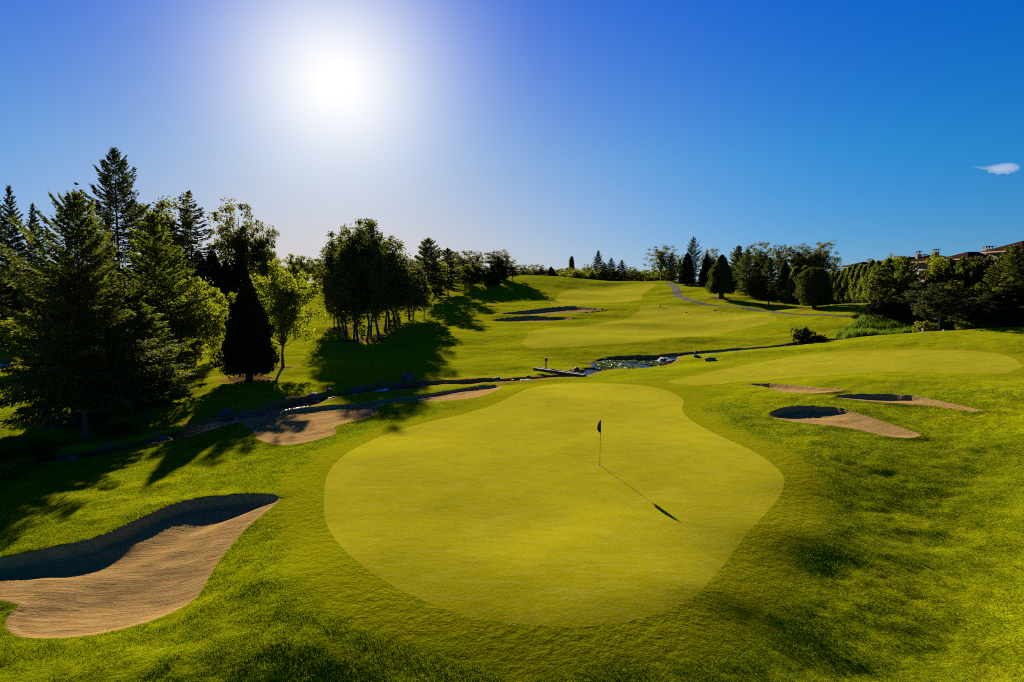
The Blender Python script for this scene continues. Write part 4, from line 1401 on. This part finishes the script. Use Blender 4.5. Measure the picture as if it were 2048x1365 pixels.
# clipped hedge block
x, y, z = at_d(1981, 97.5)
r = np.random.default_rng(3)
n_ = 5200
C = np.stack([r.uniform(-.95, .95, n_), r.uniform(-.5, .5, n_), r.uniform(0, .75, n_) + .1 * r.random(n_)], 1)
D = norm(r.normal(0, .4, (n_, 3)) + [0, 0, 1])
V, Q = leaf_quads(C, D, norm(np.cross(D, r.normal(0, 1, (n_, 3)))), .22 * (.6 + r.random(n_)), .09 * (.6 + r.random(n_)))
o = link('clipped_hedge', mesh_np('clipped_hedge', V, [Q], M_BRIGHT))
o.location = (x, y, z - .05)
tag(o, 'small clipped block of bright green hedge on the mound before the dark firs', 'hedge')

# blue umbrella on the hill crest
x, y, z = at_d(1031, 262)
um = empty('umbrella', (x, y, z))
tag(um, 'blue umbrella dome showing beside trees at the left of the hill crest', 'umbrella')
V, Q = [], []
zu = z_on(544.5, 262) - z
for i in range(6):
    a = i / 5 * math.pi / 2
    for j in range(16):
        b = j / 16 * 2 * math.pi
        V.append((math.sin(a) * 1.0 * math.cos(b), math.sin(a) * 1.0 * math.sin(b), zu - .62 + .62 * math.cos(a)))
for i in range(5):
    for j in range(16):
        Q.append((i * 16 + j, (i + 1) * 16 + j, (i + 1) * 16 + (j + 1) % 16, i * 16 + (j + 1) % 16))
MB().add(V, Q).build('canopy', simple('blue_cloth', (0.02, 0.09, 0.42), .7), um, True)
MB().tube([(0, 0, -.1), (0, 0, zu)], [.03, .03], 6).build('pole', M_DARK, um)


# birds
def bird_mesh():
    mb = MB()
    mb.tube([(-.30, 0, .20), (-.16, 0, .215), (-.02, 0, .23), (.09, 0, .26), (.15, 0, .30), (.19, 0, .33), (.225, 0, .335), (.29, 0, .325)],
            [.012, .03, .075, .085, .055, .05, .035, .006], 10)
    for s_ in (-1, 1):
        mb.tube([(.02, s_ * .03, .19), (.01, s_ * .035, .08), (.05, s_ * .035, 0)], [.014, .009, .012], 5)
        mb.tube([(.10, s_ * .07, .27), (-.05, s_ * .085, .235), (-.26, s_ * .03, .205)], [.02, .035, .008], 6)
    return mb.mesh('bird', simple('black_plumage', (0.015, 0.015, 0.017), .5), True)


BM = bird_mesh()
for (x, y, z), sc_, rz, lb in (((*at(1372, 631),), 1.5, .4, 'black bird on the far fairway, left of the pair'), ((*at(1431, 627),), 1.5, 2.5, 'black bird on the far fairway, right of the pair')):
    o = link('bird', BM)
    o.location, o.scale, o.rotation_euler = (x, y, z), (sc_,) * 3, (0, 0, rz)
    tag(o, lb, 'bird', 'birds feeding on the fairway')
o = link('bird', BM)
dxy = 44.0
o.location = ((153.5 - 1024) / F_PX * (dxy * CP - (z_on(374, dxy) - H_CAM) * SP), dxy, z_on(376, dxy))
o.rotation_euler = (0, 0, 2.6)
tag(o, 'black bird perched on a bare twig at the top of the largest near fir', 'bird')

# rocks along the stream
from mathutils import noise as mn


def rock_mesh(seed):
    import bmesh
    bm = bmesh.new()
    bmesh.ops.create_icosphere(bm, subdivisions=3, radius=1.0)
    rr = random.Random(seed)
    off = Vector((rr.random() * 50, rr.random() * 50, 0))
    cuts = [Vector((rr.gauss(0, 1), rr.gauss(0, 1), rr.gauss(0, .8))).normalized() for _ in range(9)]
    for v in bm.verts:
        p = v.co.copy()
        for c in cuts:
            dd = p.dot(c)
            if dd > .62:
                p -= c * (dd - .62) * .9
        p *= 1 + .22 * mn.noise(p * 1.7 + off)
        p.z *= .72
        v.co = p
    me = bpy.data.meshes.new('boulder')
    bm.to_mesh(me)
    bm.free()
    me.materials.append(M_ROCK)
    return me


RM = [rock_mesh(i) for i in range(6)]


def rock(x, y, s, label, group=None, lift=.15):
    o = link('boulder', RM[random.randrange(6)])
    o.location = (x, y, zz(x, y) + s * lift)
    o.scale = (s * random.uniform(.8, 1.3), s * random.uniform(.8, 1.2), s * random.uniform(.75, 1.1))
    o.rotation_euler = (random.uniform(-.3, .3), random.uniform(-.3, .3), random.random() * 6.28)
    tag(o, label, 'boulder', group)
    return o


for px_, py_, s, lb in ((1057, 755, .75, 'upright dark boulder on the bank left of the footbridge'), (1085, 756, .62, 'slanted boulder under the left half of the footbridge'), (817, 765, .85, 'rounded blue-grey boulder on the far stream bank below the grove shadow'),
                        (713, 780, .62, 'rounded boulder just above the little cascade'), (627, 795, .60, 'pale blue boulder at the shaded end of the cascade'), (448, 826, .62, 'pale boulder in the shaded stream below the black cedar'),
                        (196, 912, .5, 'lone tall pale stone at the foot of the near firs'), (322, 878, .75, 'flat dark boulder on the sunlit lip of the near bank'), (1331, 716, 1.0, 'dark angular boulder at the pond inflow'),
                        (1346, 717, 1.1, 'biggest boulder right of the pond inflow'), (1394, 716, .5, 'square dark stone on the bank right of the pond'), (1161, 747, .55, 'peaked stone beside the footbridge right end'),
                        (1180, 744, .45, 'low stone in the outflow between pond and footbridge'), (1190, 729, .5, 'pale-topped stone at the left tip of the pond'), (1420, 720, .55, 'small log-like stone on the bank right of the pond')):
    x, y = at0(px_, py_)
    rock(x, y, s, lb)
rl = 'dark boulder, one of many lining the stream banks'
rr_ = np.random.default_rng(5)
for i in range(0, 78):
    t = rr_.random() ** .9
    k = int(t * (len(STREAM) - 2))
    p, q = STREAM[k], STREAM[k + 1]
    dv = (q - p) / (np.linalg.norm(q - p) + 1e-9)
    side = 1.0 if rr_.random() < .72 else -1.0
    o_ = p + (q - p) * rr_.random() + np.array([-dv[1], dv[0]]) * side * rr_.uniform(.5, 1.7)
    if o_[0] < -34:
        continue
    rock(o_[0], o_[1], rr_.uniform(.16, .48), rl, 'boulders lining the stream')
for i in range(26):
    k = rr_.integers(0, len(UPPER) - 1)
    p, q = UPPER[k], UPPER[k + 1]
    dv = (q - p) / (np.linalg.norm(q - p) + 1e-9)
    o_ = p + (q - p) * rr_.random() + np.array([-dv[1], dv[0]]) * rr_.choice([-1, 1]) * rr_.uniform(.5, 1.3)
    rock(o_[0], o_[1], rr_.uniform(.15, .4), rl, 'boulders lining the stream')
PP = PONDS[0].P
for i in range(16):
    p = PP[rr_.integers(0, len(PP))]
    c = PP.mean(0)
    o_ = p + (p - c) / np.linalg.norm(p - c) * rr_.uniform(0, .5)
    rock(o_[0], o_[1], rr_.uniform(.15, .35), 'small stone on the rim of the lily pond', 'stones round the lily pond')

# white water of the cascade
for (a_, b_, wd) in (((700, 786), (778, 774), .55), ((1322, 719), (1336, 713), .8)):
    A_, B_ = at0(*a_), at0(*b_)
    n_ = 40
    V, Q = [], []
    tv = (B_ - A_) / np.linalg.norm(B_ - A_)
    nvv = np.array([-tv[1], tv[0]])
    za, zb_ = h0(*A_)[0] - .40, h0(*B_)[0] - .30
    for i in range(n_):
        t = i / (n_ - 1)
        c = A_ + (B_ - A_) * t + nvv * .25 * math.sin(t * 9)
        ww = wd * (.55 + .45 * math.sin(t * 23 + 1) ** 2) * min(1, 6 * t + .3, 6 * (1 - t) + .3)
        for s_ in np.linspace(-1, 1, 5):
            V.append((*(c + nvv * ww * s_), za + (zb_ - za) * t + .05 * math.sin(t * 40 + s_ * 3) + .10 * (1 - s_ * s_) + .02))
    for i in range(n_ - 1):
        for j in range(4):
            Q.append((i * 5 + j, i * 5 + j + 1, i * 5 + j + 6, i * 5 + j + 5))
    o = MB().add(V, Q).build('cascade_water', M_FOAM, None, True)
    o['kind'] = 'structure'


# lily pads, reeds, rushes
def scatter_blades(name, poly_px, n, hgt, wdt, material, label, seed, lean=.25, flat=None, clumps=0):
    r = np.random.default_rng(seed)
    P = np.array([at0(*p) for p in poly_px]) if flat is None else np.array([at_d(*p)[:2] for p in poly_px])
    lo, hi = P.min(0), P.max(0)
    X = r.uniform(lo[0], hi[0], n * 3)
    Y = r.uniform(lo[1], hi[1], n * 3)
    ins = np.zeros(len(X), bool)
    for (ax, ay), (bx, by) in zip(P, np.roll(P, -1, 0)):
        c = (ay > Y) != (by > Y)
        ins ^= c & (X < (bx - ax) * (Y - ay) / (by - ay + 1e-12) + ax)
    X, Y = X[ins][:n], Y[ins][:n]
    n = len(X)
    Z = full(X, Y)[0]
    hh = hgt * (.55 + .6 * r.random(n)) * (1 + .5 * vnoise(X / 1.3, Y / 1.3, 41))
    a = r.random(n) * 6.28
    ux, uy = np.cos(a), np.sin(a)
    lx, ly = r.normal(0, lean, n) * hh, r.normal(0, lean, n) * hh
    ww = wdt * (.6 + .8 * r.random(n)) / 2
    B = np.stack([X, Y, Z - .03], 1)
    M_ = B + np.stack([lx * .4, ly * .4, hh * .6], 1)
    T_ = B + np.stack([lx, ly, hh], 1)
    S = np.stack([ux, uy, 0 * ux], 1) * ww[:, None]
    V = np.stack([B - S, B + S, M_ + S * .8, M_ - S * .8, T_], 1).reshape(-1, 3)
    i5 = np.arange(n)[:, None] * 5
    o = link(name, mesh_np(name, V, [i5 + np.array([[0, 1, 2, 3]]), i5 + np.array([[3, 2, 4]])], material))
    tag(o, label, 'reeds' if 'reed' in name else 'rushes', kind='stuff')
    return o


scatter_blades('reeds', [(1672, 100), (1690, 96), (1720, 98), (1770, 102), (1850, 104), (1930, 104), (1930, 112), (1850, 115), (1740, 118), (1685, 109)], 15000, 1.25, .10, M_REED, 'bright green reed bed between the mound and the dark pines', 51, flat='d')
scatter_blades('rushes', [(-60, 985), (-60, 900), (20, 878), (80, 885), (120, 900), (70, 930), (30, 960)], 9000, .55, .05, M_REED, 'tall rushes beside the shaded stream at the left edge', 52, .4)

# lily pads: one spread of leaves on the pond
r = np.random.default_rng(9)
n_ = 3200
P = PONDS[0].P
lo, hi = P.min(0), P.max(0)
X, Y = r.uniform(lo[0], hi[0], n_), r.uniform(lo[1], hi[1], n_)
sd = PONDS[0].sdf(X, Y)[0]
kx = (X - lo[0]) / (hi[0] - lo[0])
ky = (Y - lo[1]) / (hi[1] - lo[1])
keep = (sd < .1) & ~((np.abs(kx - .47 - .1 * np.sin(ky * 7)) < .13 + .1 * vnoise(X, Y, 3)) & (ky < .75)) & (vnoise(X / .9, Y / .9, 77) > -.28)
X, Y = X[keep], Y[keep]
n_ = len(X)
ang = np.linspace(0, 2 * math.pi, 9)[:-1]
rad = r.uniform(.10, .22, n_)
cx_, cy_ = r.normal(0, .10, n_), r.normal(0, .10, n_)
V = np.stack([X[:, None] + rad[:, None] * np.cos(ang), Y[:, None] + rad[:, None] * np.sin(ang), POND_Z + .015 + r.uniform(0, .07, n_)[:, None] + (cx_[:, None] * np.cos(ang) + cy_[:, None] * np.sin(ang)) * rad[:, None] * 2.2], 2).reshape(-1, 3)
i8 = np.arange(n_)[:, None] * 8
T_ = np.vstack([i8 + np.array([[0, k, k + 1]]) for k in range(1, 7)])
M_LILY = leaf_mat('lily_pads', (0.06, 0.125, 0.01), .35, (.20, .30, .01), spec=.15, rough=.5)
o = link('lily_pads', mesh_np('lily_pads', V, [T_], M_LILY))
tag(o, 'green lily pads covering most of the small pond', 'lily pads', kind='stuff')


# rough grass blades near the camera
def grass_blades(n, seed):
    r = np.random.default_rng(seed)
    d = 13.5 + (52 - 13.5) * r.random(n) ** 1.15
    X = d * r.uniform(-1.3, 1.3, n)
    z, F = full(X, d)
    m = (F['green'] > .04) & (r.random(n) > smooth(.9, 1.3, np.abs(X) / d) + smooth(44, 52, d))
    for b in F['bunkers']:
        m &= b > .02
    for f in F['fairs']:
        m &= f > .1
    m &= (F['water'] > .2) & (F['mulch'] < .3)
    X, d, z = X[m], d[m], z[m]
    gs, fr = F['green'][m], F['fringe'][m]
    n = len(X)
    cl = vnoise(X / .45, d / .45, 61) + .6 * vnoise(X / .17, d / .17, 62) + .5 * vnoise(X / 1.6, d / 1.6, 63)
    h = np.clip(.026 + .038 * cl, .007, .07) * (1 - .88 * fr) * (.6 + .8 * r.random(n)) * (.8 + d / 70)
    w_ = (.007 + .0005 * d) * (.6 + .8 * r.random(n))
    a = r.normal(.5, .9, n)
    lx, ly = np.cos(a) * h * .6 + r.normal(0, .75, n) * h, np.sin(a) * h * .4 + r.normal(0, .75, n) * h
    B = np.stack([X, d, z - .004], 1)
    T_ = B + np.stack([lx, ly, h], 1)
    t = r.random(n) * 6.28
    S = np.stack([np.cos(t), np.sin(t), 0 * t], 1) * w_[:, None] / 2
    V = np.stack([B - S, B + S, T_ + S * .35, T_ - S * .35], 1).reshape(-1, 3)
    Q = np.arange(n * 4).reshape(-1, 4)
    return mesh_np('grass', V, [Q], M_BLADE)


M_BLADE = leaf_mat('grass_blades', (0.078, 0.125, 0.001), 0.36, (0.215, 0.295, 0.001), var=.5, scale=1.3)
o = link('grass', grass_blades(1080000, 71))
tag(o, 'rough mown grass around the near green', 'grass', kind='stuff')


# small wispy cloud, a thin body of vapour far away
def cloud_mat():
    m, n = mat('cloud_vapour')
    v = n('ShaderNodeVolumePrincipled', {'Color': (.92, .93, 1.0), 'Density': .0046, 'Anisotropy': .35})
    m.node_tree.links.new(v.outputs[0], [x for x in m.node_tree.nodes if x.type == 'OUTPUT_MATERIAL'][0].inputs['Volume'])
    return m


dc = 2600.0
cy_ = dc
cz_ = z_on(338, dc)
cx0 = (1985 - 1024) / F_PX * (dc * CP - (cz_ - H_CAM) * SP)
us = np.linspace(-1, 1, 25)
prof = np.array([[-1.0, .3, .02], [-.6, .25, .14], [-.2, .1, .34], [.15, -.1, .72], [.45, .05, .85], [.75, .1, .75], [.92, .12, .45], [1.0, .12, .03]])
zc_ = np.interp(us, prof[:, 0], prof[:, 1]) * 24
rr2 = np.interp(us, prof[:, 0], prof[:, 2])
V, Q, TT = [], [], []
for i, u in enumerate(us):
    for j in range(14):
        a = j / 14 * 2 * math.pi
        cc = math.cos(a)
        V.append((u * 98 + 6 * math.sin(a * 3 + i), -math.copysign(abs(cc) ** 2.2, cc) * rr2[i] * 40, zc_[i] + (math.sin(a) + .12 * math.sin(i * 1.7 + j)) * rr2[i] * 27))
for i in range(24):
    for j in range(14):
        Q.append((i * 14 + j, (i + 1) * 14 + j, (i + 1) * 14 + (j + 1) % 14, i * 14 + (j + 1) % 14)[::-1])
V += [(-98.5, 0, zc_[0]), (98.5, 0, zc_[-1])]
for j in range(14):
    TT.append((350, j, (j + 1) % 14)[::-1])
    TT.append((351, 24 * 14 + (j + 1) % 14, 24 * 14 + j)[::-1])
VA = np.array(V)
sv = sum(np.dot(VA[q[0]], np.cross(VA[q[i]], VA[q[i + 1]])) for q in Q + TT for i in range(1, len(q) - 1))
if sv < 0:
    Q, TT = [q[::-1] for q in Q], [t[::-1] for t in TT]
o = MB().add(V, Q, TT).build('cloud', cloud_mat(), None, True)
o.location = (cx0, cy_, cz_)
tag(o, 'small wispy white cloud alone in the blue sky at the far right', 'cloud')
